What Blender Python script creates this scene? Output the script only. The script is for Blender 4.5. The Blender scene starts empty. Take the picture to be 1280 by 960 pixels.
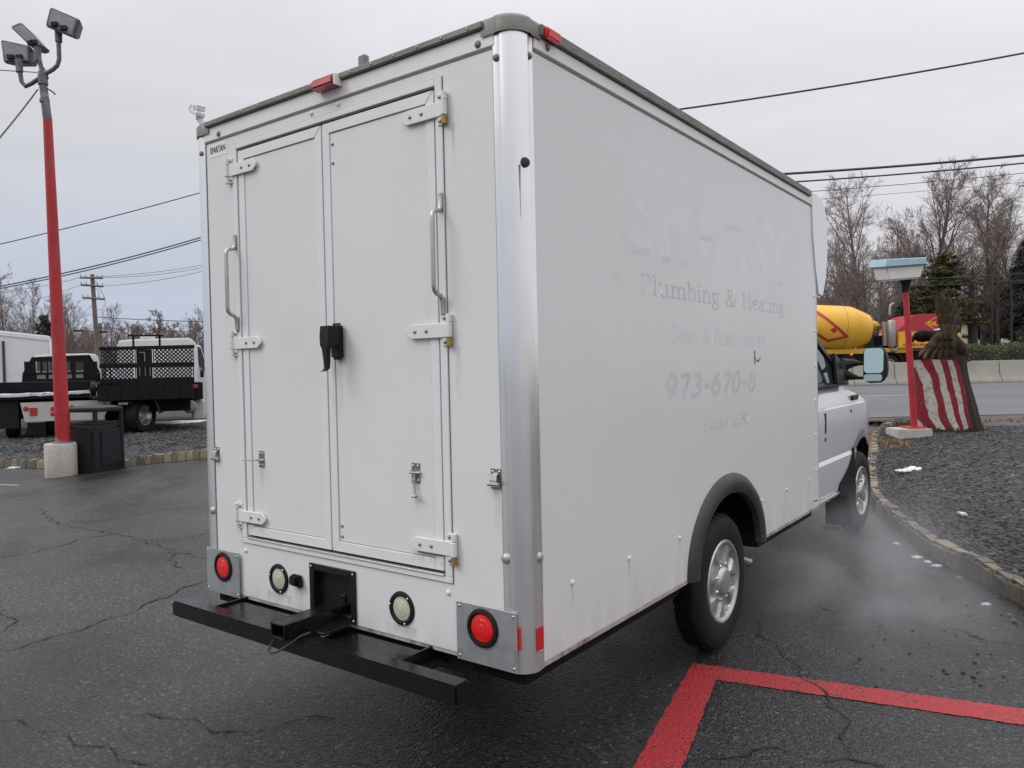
import bpy, bmesh, math, random
from mathutils import Vector, Matrix
S = bpy.context.scene
COL = S.collection
PI = math.pi
# ------------------------------------------------------------------ camera
CAM = Vector((1.5746, -2.1860, 1.5893))
RGT = Vector((0.80360702, 0.59478989, -0.020994))
UPV = Vector((0.00461386, 0.02904755, 0.99956738))
FWD = Vector((-0.59514239, 0.80335623, -0.02059854))
FPX = 957.61
cd = bpy.data.cameras.new('camera'); cam = bpy.data.objects.new('camera', cd); COL.objects.link(cam)
cd.sensor_width = 36.0; cd.lens = FPX/1280*36.0; cd.clip_start = 0.05; cd.clip_end = 3000
m3 = Matrix((RGT, UPV, -FWD)).transposed()
cam.matrix_world = Matrix.Translation(CAM) @ m3.to_4x4()
S.camera = cam
# ------------------------------------------------------------------ world: overcast sky over a thin Nishita
SUN_EL, SUN_AZ = math.radians(42), math.radians(222)      # azimuth clockwise from +Y
w = bpy.data.worlds.new('World'); S.world = w; w.use_nodes = True
nt = w.node_tree; nt.nodes.clear()
def N(nt, typ, **kw):
    n = nt.nodes.new(typ)
    for k, v in kw.items():
        if k.startswith('i_'): n.inputs[k[2:].replace('_', ' ')].default_value = v
        elif isinstance(k, str) and k.startswith('n') and k[1:].isdigit(): n.inputs[int(k[1:])].default_value = v
        else: setattr(n, k, v)
    return n
def lk(nt, a, b): nt.links.new(a, b)
def mth(nt, op, a, b=None, c=None, clamp=False):
    n = nt.nodes.new('ShaderNodeMath'); n.operation = op; n.use_clamp = clamp
    for i, x in enumerate((a, b, c)):
        if x is None: continue
        if isinstance(x, (int, float)): n.inputs[i].default_value = x
        else: nt.links.new(x, n.inputs[i])
    return n.outputs[0]
def mixc(nt, f, a, b, mode='MIX'):
    n = nt.nodes.new('ShaderNodeMix'); n.data_type = 'RGBA'; n.blend_type = mode
    for s, x in ((n.inputs[0], f), (n.inputs[6], a), (n.inputs[7], b)):
        if isinstance(x, (int, float)): s.default_value = x
        elif isinstance(x, tuple): s.default_value = (*x[:3], 1)
        else: nt.links.new(x, s)
    return n.outputs[2]
def ramp(nt, fac, stops, interp='LINEAR'):
    n = nt.nodes.new('ShaderNodeValToRGB'); n.color_ramp.interpolation = interp
    els = n.color_ramp.elements
    while len(els) > len(stops): els.remove(els[-1])
    while len(els) < len(stops): els.new(0.5)
    for e, (p, c) in zip(els, stops):
        e.position = p; e.color = (c, c, c, 1) if isinstance(c, (int, float)) else (*c[:3], 1)
    if fac is not None: nt.links.new(fac, n.inputs[0])
    return n.outputs[0]
tc = N(nt, 'ShaderNodeTexCoord')
sky = N(nt, 'ShaderNodeTexSky', sky_type='NISHITA', sun_disc=False, sun_elevation=SUN_EL, sun_rotation=SUN_AZ)
sep = N(nt, 'ShaderNodeSeparateXYZ'); lk(nt, tc.outputs['Generated'], sep.inputs[0])
el = mth(nt, 'MAXIMUM', sep.outputs[2], 0.0)
mp = N(nt, 'ShaderNodeMapping'); mp.inputs['Scale'].default_value = (1.0, 1.0, 4.5); mp.inputs['Rotation'].default_value = (0, 0, 0.4)
lk(nt, tc.outputs['Generated'], mp.inputs[0])
n1 = N(nt, 'ShaderNodeTexNoise', i_Scale=1.6, i_Detail=5.0, i_Roughness=0.55, i_Distortion=0.6); lk(nt, mp.outputs[0], n1.inputs['Vector'])
# cloud deck: brighter towards the zenith (overcast luminance), greyer and bluer low down to the west
azi = mth(nt, 'ADD', mth(nt, 'MULTIPLY', sep.outputs[0], 0.80), mth(nt, 'MULTIPLY', sep.outputs[1], 0.42))
base = mth(nt, 'ADD', mth(nt, 'ADD', 0.645, mth(nt, 'MULTIPLY', el, 0.20)), mth(nt, 'MULTIPLY', mth(nt, 'POWER', el, 3.0), 1.75))
lowblue = mth(nt, 'MULTIPLY', mth(nt, 'SUBTRACT', 1.0, mth(nt, 'MULTIPLY', el, 3.6), clamp=True),
              mth(nt, 'ADD', mth(nt, 'MULTIPLY', azi, -1.6), 0.45, clamp=True), clamp=True)
cl = ramp(nt, n1.outputs[0], [(0.32, 0.93), (0.66, 1.05)])
grey = mixc(nt, lowblue, (0.985, 0.98, 1.03), (0.78, 0.92, 1.17))
side = mth(nt, 'ADD', 1.06, mth(nt, 'MULTIPLY', azi, 0.18))
lum = mth(nt, 'MULTIPLY', mth(nt, 'MULTIPLY', base, cl), side)
deck = N(nt, 'ShaderNodeVectorMath', operation='SCALE'); lk(nt, grey, deck.inputs[0]); lk(nt, lum, deck.inputs[3])
thin = N(nt, 'ShaderNodeVectorMath', operation='SCALE'); lk(nt, sky.outputs[0], thin.inputs[0]); thin.inputs[3].default_value = 0.08
fin = mixc(nt, 0.93, thin.outputs[0], deck.outputs[0])
bg = N(nt, 'ShaderNodeBackground', i_Strength=1.0); lk(nt, fin, bg.inputs[0])
wo = N(nt, 'ShaderNodeOutputWorld'); lk(nt, bg.outputs[0], wo.inputs[0])
# ------------------------------------------------------------------ sun (soft, behind cloud)
sl = bpy.data.lights.new('sun', 'SUN'); sl.energy = 1.1; sl.angle = math.radians(28); sl.color = (1, 0.97, 0.92)
sun = bpy.data.objects.new('sun', sl); COL.objects.link(sun)
sd = Vector((math.sin(SUN_AZ)*math.cos(SUN_EL), math.cos(SUN_AZ)*math.cos(SUN_EL), math.sin(SUN_EL)))
sun.rotation_euler = (-sd).to_track_quat('-Z', 'Y').to_euler()
vs = S.view_settings; vs.view_transform = 'Standard'; vs.look = 'None'; vs.exposure = 0.0; vs.gamma = 1.0
S.render.engine = 'CYCLES'
S.cycles.use_denoising = True
S.cycles.max_bounces = 8; S.cycles.diffuse_bounces = 4; S.cycles.glossy_bounces = 4; S.cycles.volume_bounces = 1
S.cycles.volume_step_rate = 1.0
# ------------------------------------------------------------------ measuring helpers
RH = Vector((RGT.x, RGT.y, 0)).normalized(); FH = Vector((FWD.x, FWD.y, 0)).normalized()
VROT = math.atan2(RH.y, RH.x)
def ray(px, py): return RGT*((px-640)/FPX) + UPV*(-(py-480)/FPX) + FWD
def at(px, py, D): return CAM + ray(px, py)*D
def gp(px, py, z=0.0):
    d = ray(px, py); t = (z-CAM.z)/d.z; return CAM + d*t
def on_x(px, py, X):
    d = ray(px, py); t = (X-CAM.x)/d.x; return CAM + d*t
def on_y(px, py, Y):
    d = ray(px, py); t = (Y-CAM.y)/d.y; return CAM + d*t
def uv(u, v, z=0.0): return Vector((CAM.x, CAM.y, 0)) + RH*u + FH*v + Vector((0, 0, z))
def to_uv(p): q = Vector((p[0]-CAM.x, p[1]-CAM.y, 0)); return q.dot(RH), q.dot(FH)
class Frame:
    """a local frame: x along the road (or square to the line of sight when face is set), y away from the lot"""
    def __init__(s, px, py, D, face=False):
        s.o = at(px, py, D); s.D = D; s.X, s.Y = RH, FH
        if face:
            d = s.o-CAM; s.Y = Vector((d.x, d.y, 0)).normalized(); s.X = Vector((s.Y.y, -s.Y.x, 0))
        s.rz = math.atan2(s.X.y, s.X.x)
    def __call__(s, px, py, dd=0.0):
        r = ray(px, py); t = ((s.o-CAM).dot(s.Y)+dd)/r.dot(s.Y); p = CAM+r*t-s.o
        return Vector((p.dot(s.X), p.dot(s.Y), p.z))
# ------------------------------------------------------------------ mesh builder
class MB:
    def __init__(s, o=(0, 0, 0)): s.v = []; s.f = []; s.mi = []; s.o = Vector(o); s.cur = 0
    def add(s, vs, fs):
        b = len(s.v); s.v += [Vector(p)-s.o for p in vs]; s.f += [tuple(i+b for i in f) for f in fs]; s.mi += [s.cur]*len(fs); return s
    def box(s, a, b, rot=None, piv=None):
        """box between two corner points, optionally turned about piv"""
        x0, x1 = sorted((a[0], b[0])); y0, y1 = sorted((a[1], b[1])); z0, z1 = sorted((a[2], b[2]))
        vs = [Vector(p) for p in ((x0,y0,z0),(x1,y0,z0),(x1,y1,z0),(x0,y1,z0),(x0,y0,z1),(x1,y0,z1),(x1,y1,z1),(x0,y1,z1))]
        if rot is not None:
            c = Vector(piv) if piv is not None else (vs[0]+vs[6])/2
            vs = [rot @ (p-c) + c for p in vs]
        return s.add(vs, [(3,2,1,0),(4,5,6,7),(0,1,5,4),(1,2,6,5),(2,3,7,6),(3,0,4,7)])
    def cbox(s, c, d, rot=None):
        c = Vector(c); d = Vector(d)/2; return s.box(c-d, c+d, rot)
    def cyl(s, a, b, r0, r1=None, n=12, cap=True):
        a = Vector(a); b = Vector(b); r1 = r0 if r1 is None else r1
        d = (b-a).normalized(); t = Vector((0, 0, 1)) if abs(d.z) < .9 else Vector((1, 0, 0))
        x = d.cross(t).normalized(); y = d.cross(x)
        vs = [a+(x*math.cos(2*PI*i/n)+y*math.sin(2*PI*i/n))*r0 for i in range(n)] + [b+(x*math.cos(2*PI*i/n)+y*math.sin(2*PI*i/n))*r1 for i in range(n)]
        fs = [(i, i+n, (i+1) % n+n, (i+1) % n) for i in range(n)]
        if cap: fs += [tuple(range(n)), tuple(range(2*n-1, n-1, -1))]
        return s.add(vs, fs)
    def tube(s, pts, r, n=6, cap=True):
        pts = [Vector(p) for p in pts]; rs = r if isinstance(r, (list, tuple)) else [r]*len(pts)
        vs = []; px = None
        for i, p in enumerate(pts):
            d = (pts[min(i+1, len(pts)-1)]-pts[max(i-1, 0)]).normalized()
            if px is None:
                t = Vector((0, 0, 1)) if abs(d.z) < .9 else Vector((1, 0, 0)); px = d.cross(t).normalized()
            px = (px-d*px.dot(d)); px = px.normalized() if px.length > 1e-6 else d.orthogonal().normalized()
            y = d.cross(px)
            vs += [p+(px*math.cos(2*PI*k/n)+y*math.sin(2*PI*k/n))*rs[i] for k in range(n)]
        fs = []
        for i in range(len(pts)-1):
            for k in range(n):
                a = i*n+k; b = i*n+(k+1) % n; fs.append((a, b, b+n, a+n))
        if cap: fs += [tuple(range(n-1, -1, -1)), tuple(range((len(pts)-1)*n, len(pts)*n))]
        return s.add(vs, fs)
    def lathe(s, prof, c, ax=(0, 0, 1), n=32, closed=False):
        """profile (radius, height along axis) turned about an axis through c"""
        c = Vector(c); d = Vector(ax).normalized(); x = d.orthogonal().normalized(); y = d.cross(x)
        vs = []
        for r, h in prof:
            vs += [c+d*h+(x*math.cos(2*PI*k/n)+y*math.sin(2*PI*k/n))*r for k in range(n)]
        fs = []; m = len(prof)
        for i in range(m if closed else m-1):
            j = (i+1) % m
            for k in range(n):
                fs.append((i*n+k, i*n+(k+1) % n, j*n+(k+1) % n, j*n+k))
        return s.add(vs, fs)
    def prism(s, poly, vec):
        """planar 3-d polygon swept along vec"""
        poly = [Vector(p) for p in poly]; vec = Vector(vec); n = len(poly)
        fs = [tuple(range(n-1, -1, -1)), tuple(range(n, 2*n))] + [(i, (i+1) % n, (i+1) % n+n, i+n) for i in range(n)]
        return s.add(poly+[p+vec for p in poly], fs)
    def loft(s, rings, caps=True, closed=True):
        n = len(rings[0]); vs = [p for r in rings for p in r]; fs = []
        for i in range(len(rings)-1):
            for k in range(n if closed else n-1):
                fs.append((i*n+k, i*n+(k+1) % n, (i+1)*n+(k+1) % n, (i+1)*n+k))
        if caps and closed: fs += [tuple(range(n-1, -1, -1)), tuple(range((len(rings)-1)*n, len(rings)*n))]
        return s.add(vs, fs)
    def mesh(s, name, mats, bev=0, seg=1, ang=32, fixn=True):
        me = bpy.data.meshes.new(name)
        me.from_pydata([tuple(p) for p in s.v], [], s.f)
        mats = mats if isinstance(mats, (list, tuple)) else [mats]
        for m in mats: me.materials.append(m)
        if len(mats) > 1: me.polygons.foreach_set('material_index', s.mi)
        if len(me.polygons) < 60000:
            bm = bmesh.new(); bm.from_mesh(me)
            if fixn: bmesh.ops.recalc_face_normals(bm, faces=bm.faces)
            if bev:
                es = [e for e in bm.edges if len(e.link_faces) == 2 and e.calc_face_angle(0) > math.radians(40)]
                bmesh.ops.bevel(bm, geom=es, offset=bev, segments=seg, affect='EDGES', clamp_overlap=True)
            for f in bm.faces: f.smooth = True
            lim = math.radians(ang)
            for e in bm.edges:
                e.smooth = (len(e.link_faces) == 2 and e.calc_face_angle(0) < lim)
            bm.to_mesh(me); bm.free()
        me.update(); return me
def link(o, parent=None):
    COL.objects.link(o)
    if parent is not None: o.parent = parent
    return o
def obj(name, mb, mats, parent=None, bev=0, seg=1, ang=32, kind=None, loc=None, label=None, fixn=True):
    me = mb if isinstance(mb, bpy.types.Mesh) else mb.mesh(name, mats, bev, seg, ang, fixn)
    o = bpy.data.objects.new(name, me); link(o, parent)
    if loc is not None: o.location = loc
    if kind: o['kind'] = kind
    if label: o['label'] = label
    return o
def thing(name, label, cat, loc=(0, 0, 0), rz=0.0, group=None):
    o = bpy.data.objects.new(name, None); COL.objects.link(o); o.location = loc; o.rotation_euler = (0, 0, rz)
    o.empty_display_size = .2; o['label'] = label; o['category'] = cat
    if group: o['group'] = group
    return o
def tag(o, label, cat, group=None, kind=None):
    o['label'] = label; o['category'] = cat
    if group: o['group'] = group
    if kind: o['kind'] = kind
    return o
def place(name, me, parent, loc, rot=None):
    """one more copy of an alike part sharing mesh data"""
    o = bpy.data.objects.new(name, me); link(o, parent); o.location = loc
    if rot is not None: o.rotation_euler = rot
    return o
def dup(root, loc, rz, label=None, scale=None):
    r = root.copy(); COL.objects.link(r); r.location = loc; r.rotation_euler = (0, 0, rz)
    if label: r['label'] = label
    if scale: r.scale = (scale,)*3
    for ch in list(root.children):
        c = ch.copy(); COL.objects.link(c); c.parent = r
        for g in list(ch.children):
            d = g.copy(); COL.objects.link(d); d.parent = c
    return r
# ------------------------------------------------------------------ materials
def mat(name, col, rough=.5, metal=0.0, var=0.0, vscale=6.0, bump=0.0, bscale=60.0, spec=.5, col2=None, cscale=4.0, cthr=(.45, .6), stretch=None, coat=0.0, rvar=0.0, emit=None, trans=0.0, ior=1.45):
    m = bpy.data.materials.new(name); m.use_nodes = True; nt = m.node_tree
    b = nt.nodes['Principled BSDF']
    b.inputs['Base Color'].default_value = (*col, 1); b.inputs['Roughness'].default_value = rough; b.inputs['Metallic'].default_value = metal
    b.inputs['Specular IOR Level'].default_value = spec; b.inputs['Coat Weight'].default_value = coat; b.inputs['IOR'].default_value = ior
    if coat: b.inputs['Coat Roughness'].default_value = .08
    if trans: b.inputs['Transmission Weight'].default_value = trans
    if emit: b.inputs['Emission Color'].default_value = (*emit[0], 1); b.inputs['Emission Strength'].default_value = emit[1]
    tcn = nt.nodes.new('ShaderNodeTexCoord'); src = tcn.outputs['Object']
    if stretch:
        mpn = nt.nodes.new('ShaderNodeMapping'); mpn.inputs['Scale'].default_value = stretch; lk(nt, src, mpn.inputs[0]); src = mpn.outputs[0]
    c = None
    if var:
        n = N(nt, 'ShaderNodeTexNoise', i_Scale=vscale, i_Detail=6.0, i_Roughness=.6); lk(nt, src, n.inputs['Vector'])
        f = ramp(nt, n.outputs[0], [(.3, 1-var), (.7, 1+var*.6)])
        c = mixc(nt, 1.0, col, f, 'MULTIPLY')
    if col2 is not None:
        n = N(nt, 'ShaderNodeTexNoise', i_Scale=cscale, i_Detail=7.0, i_Roughness=.65); lk(nt, src, n.inputs['Vector'])
        f = ramp(nt, n.outputs[0], [(cthr[0], 0.0), (cthr[1], 1.0)])
        c = mixc(nt, f, c if c is not None else col, col2)
    if c is not None: lk(nt, c, b.inputs['Base Color'])
    if rvar:
        n = N(nt, 'ShaderNodeTexNoise', i_Scale=vscale*1.7, i_Detail=5.0); lk(nt, src, n.inputs['Vector'])
        f = ramp(nt, n.outputs[0], [(.3, max(rough-rvar, .02)), (.7, min(rough+rvar, 1))]); lk(nt, f, b.inputs['Roughness'])
    if bump:
        n = N(nt, 'ShaderNodeTexNoise', i_Scale=bscale, i_Detail=5.0, i_Roughness=.6); lk(nt, src, n.inputs['Vector'])
        bn = N(nt, 'ShaderNodeBump', i_Strength=min(bump, 1.0), i_Distance=.004 if bump <= 1 else .004*bump); lk(nt, n.outputs[0], bn.inputs['Height']); lk(nt, bn.outputs[0], b.inputs['Normal'])
    return m
M = {}
M['panel'] = mat('white_panel', (.705, .704, .698), .30, var=.03, vscale=1.3, bump=.35, bscale=2.2, col2=(.61, .605, .585), cscale=2.1, cthr=(.62, .85))
M['trim'] = mat('white_trim', (.725, .73, .73), .35, var=.03, vscale=9)
M['hinge'] = mat('white_hinge', (.74, .73, .70), .4, var=.05, vscale=30, col2=(.42, .30, .12), cscale=28, cthr=(.70, .78))
M['rustcup'] = mat('brass_rust', (.36, .24, .07), .5, metal=.4, var=.4, vscale=60)
M['alu'] = mat('aluminium', (.86, .86, .86), .24, metal=.84, var=.07, vscale=2.2, stretch=(2, 2, .6), rvar=.07)
M['aluplate'] = mat('aluminium_plate', (.42, .43, .44), .42, metal=.6, var=.12, vscale=14, rvar=.12)
M['rail'] = mat('weathered_rail', (.19, .185, .165), .55, metal=.3, var=.25, vscale=8)
M['header'] = mat('white_header', (.76, .74, .73), .4, var=.05, vscale=5, col2=(.62, .57, .55), cscale=4, cthr=(.6, .8))
M['chrome'] = mat('steel', (.55, .54, .51), .25, metal=1.0, var=.15, vscale=40)
M['zinc'] = mat('zinc_bolt', (.30, .29, .27), .4, metal=.8, var=.2, vscale=60)
M['barsteel'] = mat('grab_bar_steel', (.50, .49, .46), .35, metal=.7, var=.15, vscale=25)
M['black'] = mat('black_paint', (.007, .0075, .008), .20, spec=.35, var=.3, vscale=14, bump=.2, bscale=60, rvar=.1)
M['blackp'] = mat('black_plastic', (.012, .012, .013), .42, spec=.3, var=.2, vscale=20, bump=.2, bscale=120)
M['greyp'] = mat('faded_black_plastic', (.035, .035, .037), .45, var=.3, vscale=5, stretch=(1, 1, 1), rvar=.12)
M['rubber'] = mat('rubber', (.012, .012, .012), .62, spec=.3, var=.35, vscale=18, bump=.4, bscale=90)
M['under'] = mat('underbody', (.009, .009, .009), .8, spec=.2, var=.4, vscale=8)
M['redlens'] = mat('red_lens', (.62, .012, .014), .18, var=.12, vscale=60, coat=.6)
M['redlit'] = mat('lit_red_lens', (.66, .012, .014), .2, var=.15, vscale=80, coat=.6, emit=((1, .02, .02), .06))
M['dimred'] = mat('marker_red_lens', (.42, .02, .03), .25, var=.25, vscale=20, coat=.5)
M['lens'] = mat('frosted_lens', (.52, .52, .40), .25, var=.10, vscale=50, coat=.5)
M['silver'] = mat('silver_wheel', (.50, .50, .49), .34, metal=.75, var=.12, vscale=12, col2=(.28, .25, .21), cscale=9, cthr=(.55, .8))
M['cabwhite'] = mat('white_vehicle_paint', (.66, .67, .69), .22, var=.02, vscale=3, coat=.7, col2=(.52, .51, .49), cscale=1.6, cthr=(.62, .9))
M['glass'] = mat('dark_window_glass', (.025, .032, .03), .04, spec=.8, var=.3, vscale=2)
M['mirror'] = mat('mirror_glass', (.42, .58, .58), .03, metal=1.0)
M['rust'] = mat('rust_streak', (.33, .25, .18), .8, var=.4, vscale=40)
M['ghostL'] = mat('ghost_letter_pale', (.732, .738, .75), .30, var=.03, vscale=7, col2=(.704, .704, .70), cscale=4.0, cthr=(.40, .56))
M['ghostD'] = mat('ghost_letter_grey', (.55, .55, .55), .40, var=.10, vscale=12, col2=(.685, .69, .69), cscale=4.5, cthr=(.50, .70))
M['ghostN'] = mat('ghost_number_grey', (.60, .60, .60), .40, var=.10, vscale=12, col2=(.675, .675, .67), cscale=4.5, cthr=(.46, .66))
M['ghostF'] = mat('ghost_letter_faint', (.63, .632, .635), .40, var=.06, vscale=12, col2=(.70, .702, .705), cscale=6, cthr=(.47, .63))
M['ink'] = mat('black_ink', (.02, .02, .02), .5)
M['redfilm'] = mat('red_reflective_tape', (.58, .02, .02), .3, var=.1, vscale=90)
M['redpaint'] = mat('red_pole_paint', (.42, .022, .03), .42, var=.28, vscale=5, col2=(.24, .07, .06), cscale=7, cthr=(.54, .70), stretch=(1, 1, .35))
M['galv'] = mat('galvanised', (.26, .265, .27), .5, metal=.4, var=.2, vscale=9)
M['lampgrey'] = mat('weathered_lamp', (.13, .13, .135), .5, metal=.3, var=.3, vscale=9, col2=(.26, .26, .26), cscale=6, cthr=(.55, .7))
M['concrete'] = mat('concrete', (.44, .42, .38), .85, var=.14, vscale=9, bump=.7, bscale=55, col2=(.30, .28, .24), cscale=5, cthr=(.58, .8))
M['can'] = mat('dark_bin_plastic', (.016, .018, .021), .5, spec=.3, var=.25, vscale=10, bump=.4, bscale=70)
M['wood'] = mat('grey_pole_wood', (.16, .135, .115), .85, var=.25, vscale=3, stretch=(4, 4, .5))
M['wire'] = mat('cable', (.03, .03, .034), .6)
M['bark'] = mat('bare_bark', (.15, .12, .108), .9, var=.35, vscale=1.2, stretch=(3, 3, .6))
M['twig'] = mat('twigs', (.235, .185, .165), .9, var=.35, vscale=.6)
M['darkbark'] = mat('dark_bark', (.055, .045, .04), .9, var=.3, vscale=2, stretch=(3, 3, .4), bump=.8, bscale=10)
M['truckblack'] = mat('truck_black', (.009, .009, .010), .45, spec=.22, var=.3, vscale=5)
M['truckwhite'] = mat('truck_white', (.70, .70, .70), .35, var=.05, vscale=3, coat=.3)
M['dirtywhite'] = mat('dirty_white_steel', (.50, .48, .44), .5, var=.12, vscale=5, col2=(.34, .30, .25), cscale=4, cthr=(.58, .8))
M['navy'] = mat('navy_stripe', (.03, .04, .09), .4)
M['snow'] = mat('snow', (.74, .75, .77), .8, var=.15, vscale=18, bump=.8, bscale=40, col2=(.25, .245, .24), cscale=13, cthr=(.50, .66))
M['mixyellow'] = mat('mixer_yellow', (.72, .39, .022), .4, var=.10, vscale=1.4, coat=.2, col2=(.50, .30, .10), cscale=1.4, cthr=(.62, .85))
M['mixred'] = mat('mixer_red', (.42, .015, .03), .35, var=.1, vscale=2, coat=.3)
M['mixgrey'] = mat('mixer_grey', (.34, .32, .29), .45, metal=.5, var=.15, vscale=5)
M['barrier'] = mat('barrier_concrete', (.30, .285, .24), .85, var=.10, vscale=1.2, bump=.5, bscale=30, col2=(.21, .205, .18), cscale=1.1, cthr=(.52, .78), stretch=(1, 1, .7))
M['cream'] = mat('cream_wall', (.56, .53, .45), .8, var=.08, vscale=1)
M['lampwhite'] = mat('lamp_white', (.66, .65, .62), .45, var=.06, vscale=6)
M['lampblue'] = mat('lamp_blue_cap', (.36, .52, .60), .4, var=.08, vscale=6)
M['yellowpaint'] = mat('worn_yellow_paint', (.40, .33, .16), .8, var=.3, vscale=30, col2=(.10, .095, .085), cscale=30, cthr=(.42, .58))
def stonemat(name, c1, c2, seed):
    m = mat(name, c1, .85, var=.35, vscale=22+seed, bump=3, bscale=22, col2=c2, cscale=9+seed, cthr=(.5, .72)); return m
KS = [stonemat('kerb_stone_tan', (.27, .215, .145), (.10, .085, .062), 0), stonemat('kerb_stone_grey', (.175, .165, .135), (.07, .068, .058), 3),
      stonemat('kerb_stone_buff', (.32, .275, .195), (.13, .12, .088), 5), stonemat('kerb_stone_brown', (.215, .175, .125), (.085, .072, .055), 2)]
# ================================================================== GROUND
rnd = random.Random(7)
def sst(a, b, x):
    t = min(max((x-a)/(b-a), 0), 1); return t*t*(3-2*t)
def asph_h(u, v): return .5*sst(9.0, 14.4, v)*sst(-7.5, -3.5, u)
def asphalt_mat():
    m = bpy.data.materials.new('damp_asphalt'); m.use_nodes = True; nt = m.node_tree; b = nt.nodes['Principled BSDF']
    t = N(nt, 'ShaderNodeTexCoord').outputs['Object']
    a = N(nt, 'ShaderNodeTexVoronoi', i_Scale=78.0); lk(nt, t, a.inputs['Vector'])
    f = N(nt, 'ShaderNodeTexNoise', i_Scale=42.0, i_Detail=5.0, i_Roughness=.7); lk(nt, t, f.inputs['Vector'])
    l = N(nt, 'ShaderNodeTexNoise', i_Scale=.55, i_Detail=7.0, i_Roughness=.62, i_Distortion=.4); lk(nt, t, l.inputs['Vector'])
    l2 = N(nt, 'ShaderNodeTexNoise', i_Scale=3.1, i_Detail=6.0, i_Roughness=.6); lk(nt, t, l2.inputs['Vector'])
    # stones of differing grey in dark binder
    sepc = N(nt, 'ShaderNodeSeparateColor'); lk(nt, a.outputs['Color'], sepc.inputs[0])
    st = ramp(nt, sepc.outputs[0], [(0.0, .010), (.5, .0175), (.85, .030), (.975, .048), (1.0, .10)])
    fi = ramp(nt, f.outputs[0], [(.36, .40), (.50, 1.0), (.66, 1.5)])
    c = mixc(nt, 1.0, st, fi, 'MULTIPLY')
    damp = ramp(nt, l.outputs[0], [(.34, .55), (.50, 1.15), (.64, 1.55)])
    c = mixc(nt, 1.0, c, damp, 'MULTIPLY')
    c = mixc(nt, 1.0, c, ramp(nt, l2.outputs[0], [(.3, .84), (.7, 1.14)]), 'MULTIPLY')
    c = mixc(nt, 1.0, c, (1.06, 1.0, .96), 'MULTIPLY')
    lk(nt, c, b.inputs['Base Color'])
    lk(nt, ramp(nt, l.outputs[0], [(.36, .20), (.62, .38)]), b.inputs['Roughness'])
    b.inputs['Specular IOR Level'].default_value = .42
    h = mth(nt, 'ADD', mth(nt, 'MULTIPLY', a.outputs['Distance'], -1.0), mth(nt, 'MULTIPLY', f.outputs[0], 1.4))
    bn = N(nt, 'ShaderNodeBump', i_Strength=.6, i_Distance=.007); lk(nt, h, bn.inputs['Height']); lk(nt, bn.outputs[0], b.inputs['Normal'])
    return m
def gravel_mat():
    m = bpy.data.materials.new('dark_gravel'); m.use_nodes = True; nt = m.node_tree; b = nt.nodes['Principled BSDF']
    t = N(nt, 'ShaderNodeTexCoord').outputs['Object']
    a = N(nt, 'ShaderNodeTexVoronoi', i_Scale=24.0, i_Randomness=1.0); lk(nt, t, a.inputs['Vector'])
    l = N(nt, 'ShaderNodeTexNoise', i_Scale=1.3, i_Detail=7.0, i_Roughness=.65); lk(nt, t, l.inputs['Vector'])
    sepc = N(nt, 'ShaderNodeSeparateColor'); lk(nt, a.outputs['Color'], sepc.inputs[0])
    st = ramp(nt, sepc.outputs[0], [(0, .010), (.5, .022), (.8, .044), (1, .10)])
    c = mixc(nt, 1.0, st, ramp(nt, l.outputs[0], [(.3, .75), (.7, 1.2)]), 'MULTIPLY')
    lk(nt, c, b.inputs['Base Color']); b.inputs['Roughness'].default_value = .8
    h = mth(nt, 'MULTIPLY', a.outputs['Distance'], -1.0)
    bn = N(nt, 'ShaderNodeBump', i_Strength=1.0, i_Distance=.03); lk(nt, h, bn.inputs['Height']); lk(nt, bn.outputs[0], b.inputs['Normal'])
    return m
M['asphalt'] = asphalt_mat(); M['gravel'] = gravel_mat()
M['road'] = mat('worn_road_asphalt', (.125, .125, .13), .75, var=.12, vscale=.5, bump=.4, bscale=60, stretch=(1, 1, 1), col2=(.10, .10, .105), cscale=.22, cthr=(.4, .65))
M['soil'] = mat('winter_ground', (.10, .085, .055), .95, var=.3, vscale=.6, col2=(.085, .10, .045), cscale=.25, cthr=(.4, .6))
M['deadgrass'] = mat('dead_grass', (.34, .20, .065), .9, var=.3, vscale=6, col2=(.20, .15, .07), cscale=3, cthr=(.45, .65))
M['roadpaint'] = mat('worn_white_road_paint', (.42, .42, .41), .7, var=.2, vscale=8, col2=(.2, .2, .2), cscale=8, cthr=(.55, .7))
M['crack'] = mat('crack_fill', (.011, .011, .011), .7)
M['leaf'] = mat('fallen_leaf', (.17, .085, .035), .8, var=.4, vscale=9, col2=(.20, .14, .085), cscale=3, cthr=(.45, .6))
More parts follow.
